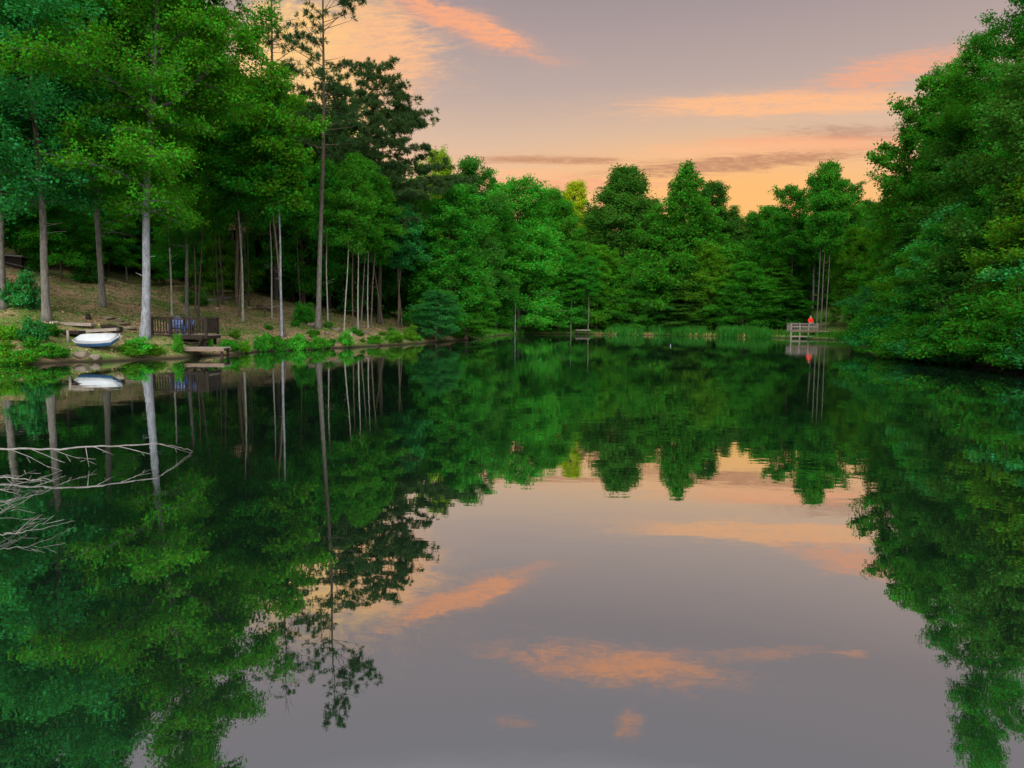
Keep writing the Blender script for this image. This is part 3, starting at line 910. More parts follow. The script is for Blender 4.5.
# ---------------------------------------------------------------- boards, posts, steps near the boat
for (px, py, ln, th, w, rot, tilt, m, lab) in [
        (73, 326, 1.7, .12, .35, 4, 2, M_GREYWOOD, 'pale weathered board, uppermost of those lying behind the boat'),
        (97, 333, 1.7, .12, .3, 8, -4, M_GREYWOOD, 'pale weathered board lying right behind the boat cover'),
        (68, 335, 1.4, .14, .4, -12, 0, M_DARKWOOD, 'dark rough board lying left of the boat'),
        (112, 331, .8, .2, .5, -25, 8, M_DARKWOOD, 'short dark board end above the right side of the boat')]:
    p = spot(px, py)
    o = MB().box((0, 0, th / 2), (ln, w, th), jit=.012).build('board', m, None, bevel=.01)
    o.location = p + Vector((0, 0, .02)); o.rotation_euler = (R(3), R(tilt), R(rot))
    tag(o, lab, 'board')
p = spot(68, 343)
o = MB().tube([(0, 0, -.2), (.01, 0, .25), (0, .01, .5)], [.05, .05, .045], 8).build('post', M_GREYWOOD, None, True)
o.location = p; tag(o, 'short pale wooden post stuck in the soil left of the boat', 'post')
p = spot(88, 320)
o = MB().tube([(0, 0, -.1), (.02, 0, .1), (0, .01, .28)], [.14, .11, .10], 9).build('tree_stump', M_DARKWOOD, None, True)
o.location = p; tag(o, 'small dark stump on the slope above the boards', 'stump')


def rock(px, py, s, m, label, name='rock', flat=.6, group=None, sink=.25):
    p = spot(px, py) if not isinstance(px, Vector) else px
    rd = random.Random(int(px * 31 + py * 7))
    me = bpy.data.meshes.new(name)
    import bmesh
    bm = bmesh.new()
    bmesh.ops.create_icosphere(bm, subdivisions=3, radius=1)
    ph = [rd.uniform(0, 6.28) for _ in range(6)]
    for v in bm.verts:
        c = v.co
        k = 1 + .16 * math.sin(3 * c.x + ph[0]) * math.sin(2.6 * c.y + ph[1]) + .12 * math.sin(4.3 * c.z + ph[2] + 2 * c.x) + .05 * math.sin(9 * c.y + ph[3])
        v.co = c * k
        v.co.x = max(-.8, min(.85, v.co.x)); v.co.z = min(v.co.z, .75)
    bm.to_mesh(me); bm.free()
    me.materials.append(m)
    for q in me.polygons: q.use_smooth = True
    o = ob(name, me)
    o.scale = (s, s * .8, s * flat)
    o.location = p + Vector((0, 0, s * flat * (.5 - sink)))
    o.rotation_euler = (0, 0, rd.uniform(0, 6))
    return tag(o, label, 'rock' if name == 'rock' else 'step', group)


for (px, py, lab) in [(108, 318, 'highest flat stone of the rough steps left of the pale forked tree'), (116, 321, 'second highest flat stone of the rough steps left of the pale forked tree'),
                      (124, 324, 'third flat stone down the rough steps left of the pale forked tree'), (129, 328, 'lowest flat stone of the rough steps left of the pale forked tree')]:
    rock(px, py, .34, M_STONE, lab, 'step_stone', .22, sink=.42)
for (px, py, s, m, lab) in [(217, 309, .18, M_PALESTONE, 'small pale stone just below the pale fallen log'),
                            (312, 326, .35, M_STONE, 'brown rock at the left foot of the tallest pine'),
                            (327, 334, .22, M_STONE, 'small brown rock right of the foot of the tallest pine'),
                            (336, 331, .3, M_STONE, 'brown rock left of the bright shrub under the leaning stems'),
                            (349, 335, .3, M_PALESTONE, 'pale rock above the bright shrub under the leaning stems'),
                            (340, 339, .25, M_STONE, 'brown rock low on the bank under the leaning pale stem'),
                            (366, 333, .25, M_STONE, 'brown rock below the cluster of thin stems'),
                            (118, 338, .2, M_PALESTONE, 'pale stone at the right end of the boat'),
                            (82, 357, .32, M_STONE, 'brown rock at the waterline below the boat'),
                            (95, 358, .25, M_STONE, 'smaller brown rock at the waterline below the boat, right of the larger one'),
                            (54, 214 + 110, .2, M_PALESTONE, 'small pale stone beside the thick grey trunk at left')]:
    rock(px, py, s, m, lab)

# pale fallen log
a = spot(206, 304); b = spot(233, 299)
mb = MB()
pts = [a.lerp(b, k / 6) + Vector((0, 0, .13 + .03 * math.sin(k * 2))) for k in range(7)]
mb.tube(pts, [.13, .125, .13, .11, .12, .10, .08], 9)
mb.tube([pts[3], pts[3] + Vector((.15, -.1, .3))], [.05, .03], 6)
tag(mb.build('fallen_log', M_DEAD, None, True), 'pale fallen log lying across the slope behind the deck', 'log')
# wood pile
p = spot(264, 311)
wp = thing('wood_pile', 'untidy pile of logs and broken boards left of the slim pale shore tree', 'wood pile', p, 0)
wp.scale = (.8, .8, .8)
rd = random.Random(5)
for i in range(13):
    mb = MB()
    x = rd.uniform(-.9, .9); z = .12 + .4 * rd.random() * (1 - abs(x)); an = rd.uniform(-.6, .6); ln = rd.uniform(.5, 1.3)
    d = Vector((math.cos(an), rd.uniform(-.4, .4), math.sin(an) * .7)) * ln * .5
    c = Vector((x, rd.uniform(-.3, .3), z + .08))
    if i % 3 == 0:
        mb.box(c, (ln, .22, .05), (rd.uniform(-.4, .4), -an * .7, rd.uniform(-.6, .6))).build('board', M_GREYWOOD if i % 2 else M_TANWOOD, wp)
    else:
        r = rd.uniform(.05, .10)
        mb.tube([c - d, c, c + d], [r, r * .95, r * .9], 8).build('log', M_DEAD if i % 4 == 1 else M_TANWOOD, wp, True)


# ---------------------------------------------------------------- the deck
def plank_floor(mb, x0, x1, y0, y1, z, th=.04, w=.14):
    x = x0
    while x < x1 - .02:
        mb.box(((x + w / 2), (y0 + y1) / 2, z - th / 2), (w - .012, y1 - y0, th)); x += w


def rail(mb, a, b, h=.78, step=.125, z0=0.0):
    a = Vector(a); b = Vector(b); L = (b - a).length; d = (b - a).normalized()
    ang = math.atan2(d.y, d.x); m = (a + b) / 2
    mb.box(m + Vector((0, 0, h)), (L + .06, .10, .045), (0, 0, ang))
    mb.box(m + Vector((0, 0, h - .07)), (L, .04, .06), (0, 0, ang))
    mb.box(m + Vector((0, 0, .10)), (L, .04, .06), (0, 0, ang))
    n = int(L / step)
    for i in range(1, n):
        p = a + d * (L * i / n)
        mb.box(p + Vector((0, 0, .10 + (h - .17) / 2)), (.036, .036, h - .24), (0, 0, ang))


def deck():
    c = at(151, 334, 31.6); e = at(207, 334, 31.6)
    wd = e.x - c.x
    t = thing('wooden_deck', 'dark brown wooden deck with picket railing at the water edge of the left bank', 'deck', (c.x, 31.6, 0))
    fz = .94; dp = 1.35
    mb = MB(); plank_floor(mb, 0, wd, 0, dp, fz); mb.build('floor', M_GREYWOOD, t)
    mb = MB(); mb.box((wd / 2, -.03, fz - .10), (wd + .04, .05, .19)); mb.box((wd + .03, dp / 2, fz - .10), (.05, dp, .19)); mb.box((-.03, dp / 2, fz - .10), (.05, dp, .19))
    mb.build('fascia_board', M_DARKWOOD, t)
    for q, (a, b) in enumerate((((.05, .04, fz), (wd - .05, .04, fz)), ((wd - .05, .04, fz), (wd - .05, dp - .05, fz)), ((wd - .05, dp - .05, fz), (.9, dp - .05, fz)))):
        mb = MB(); rail(mb, a, b); mb.build('railing', M_DARKWOOD, t)
    for (x, y) in ((.04, .05), (wd * .34, .05), (wd * .68, .05), (wd - .05, .05), (wd - .05, dp - .05), (wd * .5, dp - .05), (.9, dp - .05)):
        mb = MB(); mb.box((x, y, fz + .39), (.10, .10, .80)); mb.build('railing_post', M_DARKWOOD, t, bevel=.006)
    for (x, y) in ((.15, .12), (wd * .5, .12), (wd - .15, .12), (wd - .15, dp - .2)):
        g = gz(c.x + x, 31.6 + y)
        mb = MB(); mb.box((x, y, (fz - .2 + g - .4) / 2), (.12, .12, fz - .2 - g + .4)); mb.build('support_post', M_DARKWOOD, t)
    mb = MB(); mb.tube([(wd - .15, .12, .35), (wd - .75, .12, fz - .2)], [.045, .045], 4); mb.build('brace', M_DARKWOOD, t)
    for k in range(3):
        mb = MB(); mb.box((wd * .68, -.20 - .22 * k, fz - .18 * (k + 1)), (1.25, .26, .045)); mb.build('step', M_DARKWOOD, t)
    for s in (-1, 1):
        mb = MB(); mb.box((wd * .68 + s * .66, -.42, fz - .42), (.05, 1.0, .16), (R(39), 0, 0)); mb.build('stringer', M_DARKWOOD, t)
    # low platform at the water
    a = at(181, 349, 30.0); b = at(226, 349, 30.0)
    t2 = thing('landing_platform', 'low weathered landing platform at the water below the deck steps', 'platform', (a.x, 29.6, 0), R(6))
    w2 = b.x - a.x
    mb = MB(); plank_floor(mb, 0, w2, 0, 1.05, .42, .04, .14); mb.build('floor', M_GREYWOOD, t2)
    mb = MB(); mb.box((w2 / 2, -.03, .34), (w2 + .02, .05, .14)); mb.box((w2 / 2, 1.02, .33), (w2, .05, .10)); mb.build('edge_beam', M_TANWOOD, t2)
    for (x, y) in ((.12, .1), (w2 - .12, .1), (.12, .95), (w2 - .12, .95)):
        mb = MB(); mb.box((x, y, -.25), (.10, .10, 1.2)); mb.build('support_post', M_DARKWOOD, t2)
    return c, fz


dc, fz = deck()


def chair(px, Y, s, rot, label):
    q = at(px, 330, Y)
    t = thing('garden_chair', label, 'chair', (q.x, Y, fz + .005), rot, 'blue chairs on the deck')
    t.scale = (s, s, s)
    mb = MB()
    rings = []
    for y, z in ((-.28, .36), (-.1, .33), (.1, .30), (.24, .29)):
        rings.append([Vector((x, y, z + .02 * (abs(x) / .27) ** 2)) for x in (-.27, -.09, .09, .27)] + [Vector((x, y, z - .03)) for x in (.27, .09, -.09, -.27)])
    mb.poly(rings); mb.build('seat', M_BLUEPL, t, bevel=.008)
    # fan shaped back of five slats under a rounded top
    for i in range(5):
        x = (i - 2) * .115
        top = .98 - .035 * (i - 2) ** 2
        mb = MB()
        mb.poly([[Vector((x * .8 - .045, .22, .30)), Vector((x * .8 + .045, .22, .30)), Vector((x * .8 + .045, .25, .30)), Vector((x * .8 - .045, .25, .30))],
                 [Vector((x - .05, .42, top * .8)), Vector((x + .05, .42, top * .8)), Vector((x + .05, .45, top * .8)), Vector((x - .05, .45, top * .8))],
                 [Vector((x - .04, .48, top)), Vector((x + .04, .48, top)), Vector((x + .04, .51, top)), Vector((x - .04, .51, top))]])
        mb.build('back_slat', M_BLUEPL, t, bevel=.006)
    for sx in (-1, 1):
        mb = MB(); mb.box((sx * .33, -.02, .53), (.11, .62, .03)); mb.build('armrest', M_BLUEPL, t, bevel=.008)
        mb = MB(); mb.box((sx * .30, -.26, .26), (.05, .07, .52)); mb.build('leg', M_BLUEPL, t, bevel=.006)
        mb = MB(); mb.box((sx * .30, .20, .25), (.05, .07, .50), (R(-8), 0, 0)); mb.build('leg', M_BLUEPL, t, bevel=.006)


chair(176, 32.25, .86, R(15), 'blue plastic garden chair with rounded back on the deck, the taller looking left one')
chair(184.5, 32.1, .78, R(-20), 'smaller blue chair on the deck, right of the taller blue chair')


# ---------------------------------------------------------------- dark shelter at the left edge and cabin in the trees
def shelter():
    p = at(15, 286, 43); g = gz(p.x, 43)
    t = thing('wooden_shelter', 'dark wooden box shelter raised on posts among the trees at the left edge', 'shelter', (p.x, 43, g), R(10))
    b = p.z - g
    top = at(15, 257, 43).z - g
    mb = MB(); mb.box((0, 0, b + .85 + (top - b - .85) / 2), (1.45, 1.2, top - b - .85)); mb.build('wall', M_DARKWOOD, t)
    mb = MB(); mb.box((0, 0, top + .05), (1.75, 1.5, .09), (0, R(4), 0)); mb.build('roof', M_ROOF, t)
    mb = MB(); mb.box((0, 0, b + .45), (1.35, .5, .06)); mb.build('bench', M_DARKWOOD, t)
    for x in (-.66, .66):
        for y in (-.52, .52):
            mb = MB(); mb.box((x, y, (b + .85) / 2 - .2), (.11, .11, b + 1.25)); mb.build('post', M_DARKWOOD, t)


shelter()


def cabin():
    q = at(228, 205, 60); g = gz(q.x, 60)
    t = thing('cabin', 'tan wooden cabin with grey roof glimpsed high among the trees behind the deck', 'house', (q.x, 60, g), R(-12))
    fl = at(228, 238, 60).z - g; wt = at(228, 200, 60).z - g + .6
    w, d = 7.5, 5.0
    mb = MB(); mb.box((0, 0, (fl + wt) / 2), (w, d, wt - fl)); mb.build('wall', M_WALL, t)
    mb = MB()
    h = 2.0
    A = [Vector((-w / 2 - .5, -d / 2 - .6, wt - .25)), Vector((w / 2 + .5, -d / 2 - .6, wt - .25)), Vector((w / 2 + .5, 0, wt + h)), Vector((-w / 2 - .5, 0, wt + h))]
    B = [Vector((-w / 2 - .5, 0, wt + h)), Vector((w / 2 + .5, 0, wt + h)), Vector((w / 2 + .5, d / 2 + .6, wt - .25)), Vector((-w / 2 - .5, d / 2 + .6, wt - .25))]
    up = Vector((0, 0, .15))
    for S in (A, B): mb.poly([S, [v + up for v in S]])
    mb.build('roof', M_ROOF, t)
    mb = MB(); mb.box((-2.6, .8, wt + h), (.8, .8, 1.8)); mb.build('chimney', M_STONE, t)
    for x in (-2.7, -.8, 1.2, 2.9):
        f = MB(); zc = fl + 1.5
        for sx in (-1, 1): f.box((x + sx * .5, -d / 2 - .03, zc), (.09, .09, 1.5))
        for sz in (-1, 1): f.box((x, -d / 2 - .03, zc + sz * .70), (.91, .088, .09))
        fr = f.build('window', M_GREYWOOD, t)
        MB().box((x, -d / 2 - .02, zc), (.91, .03, 1.31)).build('pane', M_GLASS, fr)
    mb = MB(); plank_floor(mb, -w / 2, w / 2, -d / 2 - 2.4, -d / 2 - .02, fl, .08, .2); mb.build('porch_floor', M_DARKWOOD, t)
    mb = MB(); rail(mb, (-w / 2, -d / 2 - 2.35, fl), (w / 2, -d / 2 - 2.35, fl), .95, .2); mb.build('railing', M_DARKWOOD, t)
    for x in (-3.6, -1.2, 1.2, 3.6):
        mb = MB(); mb.box((x, -d / 2 - 2.2, fl / 2 - .6), (.18, .18, fl + 1.0)); mb.build('support_post', M_DARKWOOD, t)


cabin()


# ---------------------------------------------------------------- far dock, bench, small things
def far_dock():
    a = at(791, 338, 79); b = at(816.5, 338, 79)
    w = b.x - a.x
    t = thing('fishing_dock', 'weathered pale fishing dock with slatted railing on the far shore', 'dock', (a.x, 79, 0), R(-4))
    fz_ = at(800, 331, 79).z
    dp = 1.7
    mb = MB(); plank_floor(mb, 0, w, 0, dp, fz_, .06, .2); mb.build('floor', M_GREYWOOD, t)
    mb = MB(); mb.box((w / 2, -.04, fz_ - .02), (w + .05, .08, .2)); mb.build('edge_beam', M_TANWOOD, t)
    mb = MB(); mb.box((w / 2, -.02, .28), (w, .08, .14)); mb.build('lower_beam', M_GREYWOOD, t)
    for (p, q) in (((0, .06, fz_), (w, .06, fz_)), ((0, .06, fz_), (0, dp, fz_)), ((w, .06, fz_), (w, dp, fz_))):
        mb = MB(); rail(mb, p, q, .88, .17)
        p_ = Vector(p); q_ = Vector(q); d_ = (q_ - p_); ang = math.atan2(d_.y, d_.x)
        mb.box((p_ + q_) / 2 + Vector((0, 0, .50)), (d_.length, .03, .14), (0, 0, ang))
        mb.build('railing', M_GREYWOOD, t)
    for x in (0, w * .33, w * .66, w):
        mb = MB(); mb.box((x, .06, fz_ * .5 - .2), (.13, .13, fz_ + 1.2)); mb.build('support_post', M_GREYWOOD, t)
        mb = MB(); mb.box((x, .06, fz_ + .45), (.12, .12, .92)); mb.build('railing_post', M_GREYWOOD, t)
    # walkway to the bank
    mb = MB(); mb.box((w + .8, dp - .6, fz_ - .04), (1.6, 1.1, .08)); mb.build('walkway', M_GREYWOOD, t)
    mb = MB(); rail(mb, (w + .1, dp - 1.15, fz_), (w + .9, dp - 1.15, fz_), .8, .17); mb.build('railing', M_TANWOOD, t)
    return a.x + w - .45, 79 + .75, fz_


dx, dy, dz = far_dock()


def person(x, y, z):
    t = thing('person', 'person in a red jacket standing at the right end of the far dock railing', 'person', (x, y, z), R(170))
    # body of lofted tubes: one mesh
    import bmesh
    bm = bmesh.new()
    J = {'pelvis': (0, 0, .92), 'waist': (0, 0, 1.08), 'chest': (0, .01, 1.28), 'neck': (0, 0, 1.46), 'headlow': (0, .02, 1.54), 'head': (0, .02, 1.63), 'crown': (0, .01, 1.72),
         'shL': (.19, 0, 1.40), 'elL': (.25, .05, 1.13), 'wrL': (.20, .27, 1.00), 'haL': (.19, .34, .98),
         'shR': (-.19, 0, 1.40), 'elR': (-.25, .05, 1.13), 'wrR': (-.20, .27, 1.00), 'haR': (-.19, .34, .98),
         'hipL': (.10, 0, .86), 'knL': (.11, .03, .48), 'anL': (.11, 0, .09), 'toL': (.12, .17, .04),
         'hipR': (-.10, 0, .86), 'knR': (-.11, .03, .48), 'anR': (-.11, 0, .09), 'toR': (-.12, .17, .04)}
    rad = {'pelvis': .145, 'waist': .13, 'chest': .155, 'neck': .058, 'headlow': .075, 'head': .098, 'crown': .05, 'shL': .075, 'elL': .047, 'wrL': .032, 'haL': .036,
           'shR': .075, 'elR': .047, 'wrR': .032, 'haR': .036, 'hipL': .095, 'knL': .062, 'anL': .042, 'toL': .035, 'hipR': .095, 'knR': .062, 'anR': .042, 'toR': .035}
    E = [('pelvis', 'waist'), ('waist', 'chest'), ('chest', 'neck'), ('neck', 'headlow'), ('headlow', 'head'), ('head', 'crown')]
    for s in 'LR':
        E += [('chest', 'sh' + s), ('sh' + s, 'el' + s), ('el' + s, 'wr' + s), ('wr' + s, 'ha' + s), ('pelvis', 'hip' + s), ('hip' + s, 'kn' + s), ('kn' + s, 'an' + s), ('an' + s, 'to' + s)]
        sg = 1 if s == 'L' else -1
        hx, hy, hz = J['ha' + s]
        for f in range(5):
            ox = (f - 2) * .019
            ln = (.045, .07, .075, .07, .055)[f]
            if f == 0: ox = -.045 * sg
            else: ox = (f - 2.5) * .02 * sg
            J['f%d%sa' % (f, s)] = (hx + ox, hy + .035, hz); J['f%d%sb' % (f, s)] = (hx + ox, hy + .035 + ln * .7, hz - .03)
            rad['f%d%sa' % (f, s)] = .010; rad['f%d%sb' % (f, s)] = .008
            E += [('ha' + s, 'f%d%sa' % (f, s)), ('f%d%sa' % (f, s), 'f%d%sb' % (f, s))]
    names = list(J); idx = {n: i for i, n in enumerate(names)}

    def grow(name, keep, m, infl=0.0, sub=2):
        ks = [n for n in names if n in keep]; id2 = {n: i for i, n in enumerate(ks)}
        bm = bmesh.new()
        lay = bm.verts.layers.skin.verify()
        vs = [bm.verts.new(J[n]) for n in ks]
        for n, v in zip(ks, vs): v[lay].radius = (rad[n] + infl, (rad[n] + infl) * (.8 if n in ('chest', 'waist', 'pelvis') else 1))
        for a, b in E:
            if a in id2 and b in id2: bm.edges.new((vs[id2[a]], vs[id2[b]]))
        vs[0][lay].use_root = True
        me = bpy.data.meshes.new(name); bm.to_mesh(me); bm.free()
        me.materials.append(m)
        o = ob(name, me, t)
        o.modifiers.new('skin', 'SKIN').use_smooth_shade = True
        q = o.modifiers.new('sub', 'SUBSURF'); q.levels = sub; q.render_levels = sub
        return o
    grow('body', names, M_SKIN)
    grow('jacket', ['pelvis', 'waist', 'chest', 'shL', 'elL', 'wrL', 'shR', 'elR', 'wrR', 'neck'], M_RED, .022)
    grow('trousers', ['pelvis', 'hipL', 'knL', 'anL', 'hipR', 'knR', 'anR'], M_JEANS, .014)
    # hair cap, nose, ears, eyes
    me = bpy.data.meshes.new('hair'); bm = bmesh.new()
    bmesh.ops.create_uvsphere(bm, u_segments=16, v_segments=10, radius=.112)
    bmesh.ops.delete(bm, geom=[v for v in bm.verts if v.co.z < .0 and v.co.y > -.02 or v.co.z < -.06], context='VERTS')
    bm.to_mesh(me); bm.free(); me.materials.append(M_HAIR)
    o = ob('hair', me, t, loc=(0, .005, 1.645))
    mb = MB(); mb.tube([(0, .11, 1.655), (0, .135, 1.615), (0, .11, 1.605)], [.008, .014, .010], 6); mb.build('nose', M_SKIN, t, True)
    for s in (-1, 1):
        MB().tube([(s * .036, .108, 1.65), (s * .036, .116, 1.65)], [.012, .010], 8).build('eye', M_JEANS, t)
        MB().tube([(s * .10, .0, 1.60), (s * .112, -.01, 1.63), (s * .10, -.01, 1.66)], [.012, .018, .012], 6).build('ear', M_SKIN, t, True)


person(dx, dy, dz)


def bench():
    a = at(583, 327, 96)
    t = thing('bench', 'small dark wooden bench at the water edge of the far shore', 'bench', (a.x, 96.5, max(.05, gz(a.x, 96.5))), R(3))
    MB().box((0, 0, .55), (2.0, .5, .08)).build('seat', M_GREYWOOD, t)
    MB().box((0, -.2, .44), (1.9, .08, .16)).build('apron', M_DARKWOOD, t)
    for x in (-.8, .8):
        MB().box((x, 0, .2), (.12, .45, .6)).build('leg', M_DARKWOOD, t)


bench()
q = at(670.5, 346, 1); d = ray(670.5, 346); k = -CAM_H / d.z
o = MB()
rings = []
for z, r in ((-.08, .06), (0, .11), (.10, .12), (.2, .09), (.26, .04), (.36, .03)):
    rings.append([Vector((math.cos(i * math.pi / 6) * r, math.sin(i * math.pi / 6) * r, z)) for i in range(12)])
o = o.poly(rings).build('float_marker', M_FLOAT, None, True)
o.location = (d.x * k, d.y * k, 0); o.scale = (.35, .35, .45)
tag(o, 'small white float on the water in front of the far reeds', 'float')
v = at(734, 337, 90); o = rock(734, 337, .45, M_PALESTONE, 'pale rock at the water edge between the reeds and the far dock')
o.location = (v.x, 90, .1)


# ---------------------------------------------------------------- dead boughs in the water, left foreground
def wpt(px, py, z=0.0):
    d = ray(px, py)
    k = (z - CAM_H) / d.z
    return Vector((d.x * k, d.y * k, z))


def bough(name, main, r0, r1, twigs, label, seed):
    rd = random.Random(seed)
    mb = MB()
    n = len(main)
    fine = []
    for i in range(n - 1):
        for k in range(6):
            q = main[i].lerp(main[i + 1], k / 6)
            fine.append(q + Vector((0, rd.uniform(-.01, .01), rd.uniform(-.008, .008))))
    fine.append(main[-1])
    m = len(fine)
    r0 *= .36; r1 *= .4
    mb.tube(fine, [r0 + (r1 - r0) * i / (m - 1) for i in range(m)], 8)
    for (f_, e, r) in twigs:
        b = fine[int(f_ * (m - 1))]
        e = Vector(e)
        mid = b.lerp(e, .5) + Vector((rd.uniform(-.02, .02), rd.uniform(-.02, .02), rd.uniform(.0, .02)))
        r *= .34
        mb.tube([b, mid, e], [r, r * .7, r * .35], 5)
        for j in range(2):
            p = b.lerp(e, rd.uniform(.4, .9)); q = p + (e - b) * rd.uniform(.15, .35) + Vector((rd.uniform(-.12, .12), rd.uniform(-.1, .1), rd.uniform(-.05, .05)))
            mb.tube([p, q], [r * .4, .003], 4)
    return tag(mb.build(name, M_DEAD, None, True), label, 'dead branch')


A = [wpt(-90, 455, .20), wpt(0, 449, .20), wpt(60, 449, .22), wpt(110, 446, .22), wpt(155, 444, .2), wpt(178, 447, .1), wpt(196, 452, -.02)]
tw = []
for f, px, py, z in [(.22, 50, 468, .04), (.33, 80, 459, .1), (.427, 89, 467, .02), (.46, 114, 455, .12), (.545, 152, 455, .08), (.70, 190, 453, .02), (.27, 62, 462, .08)]:
    tw.append((f, wpt(px, py, z), .014))
bough('dead_bough', A, .035, .008, tw, 'long pale dead bough lying low over the water at the left edge, pointing right', 3)
tw = [(.3, wpt(20, 476, .12), .01), (.5, wpt(36, 470, .1), .01), (.7, wpt(52, 483, .03), .009), (.6, wpt(30, 484, .02), .009), (.8, wpt(50, 475, .08), .007)]
bough('dead_bough', [wpt(-60, 480, .12), wpt(0, 477, .12), wpt(30, 480, .08), wpt(48, 478, .05)], .022, .006, tw, 'tangled grey twigs just above the water below the long pale dead bough', 4)
tw = [(.5, wpt(20, 494, .02), .008), (.7, wpt(12, 484, .1), .008)]
bough('dead_bough', [wpt(-50, 493, .08), wpt(0, 489, .08), wpt(22, 490, .02)], .018, .005, tw, 'short pale twig at the left edge between the two twig tangles', 5)
tw = [(.45, wpt(26, 501, .14), .009), (.6, wpt(28, 508, .06), .008), (.35, wpt(12, 503, .16), .008), (.3, wpt(30, 520, .02), .007)]
bough('dead_bough', [wpt(-50, 528, .1), wpt(-5, 517, .12), wpt(10, 507, .14), wpt(25, 502, .14)], .018, .005, tw, 'lower tangle of bent twigs at the left edge rising towards the right', 6)
tw = [(.45, wpt(40, 514, .14), .008), (.62, wpt(47, 522, .1), .006), (.3, wpt(26, 528, .02), .006)]
bough('dead_bough', [wpt(-40, 540, .05), wpt(0, 535, .05), wpt(22, 532, .06), wpt(48, 527, .05), wpt(75, 521, .02)], .012, .004, tw, 'lowest thin dead branch on the water at the left, its tip furthest out', 7)

# ---------------------------------------------------------------- sky
FILL_EL, FILL_AZ = R(33), R(-176)    # added soft fill from behind the camera to brighten the foliage; sunset is ahead


def pix_azel(px, py):
    d = ray(px, py)
    return math.degrees(d.x / d.y), math.degrees(d.z / d.y)   # on the flat cloud deck chart towards the sunset


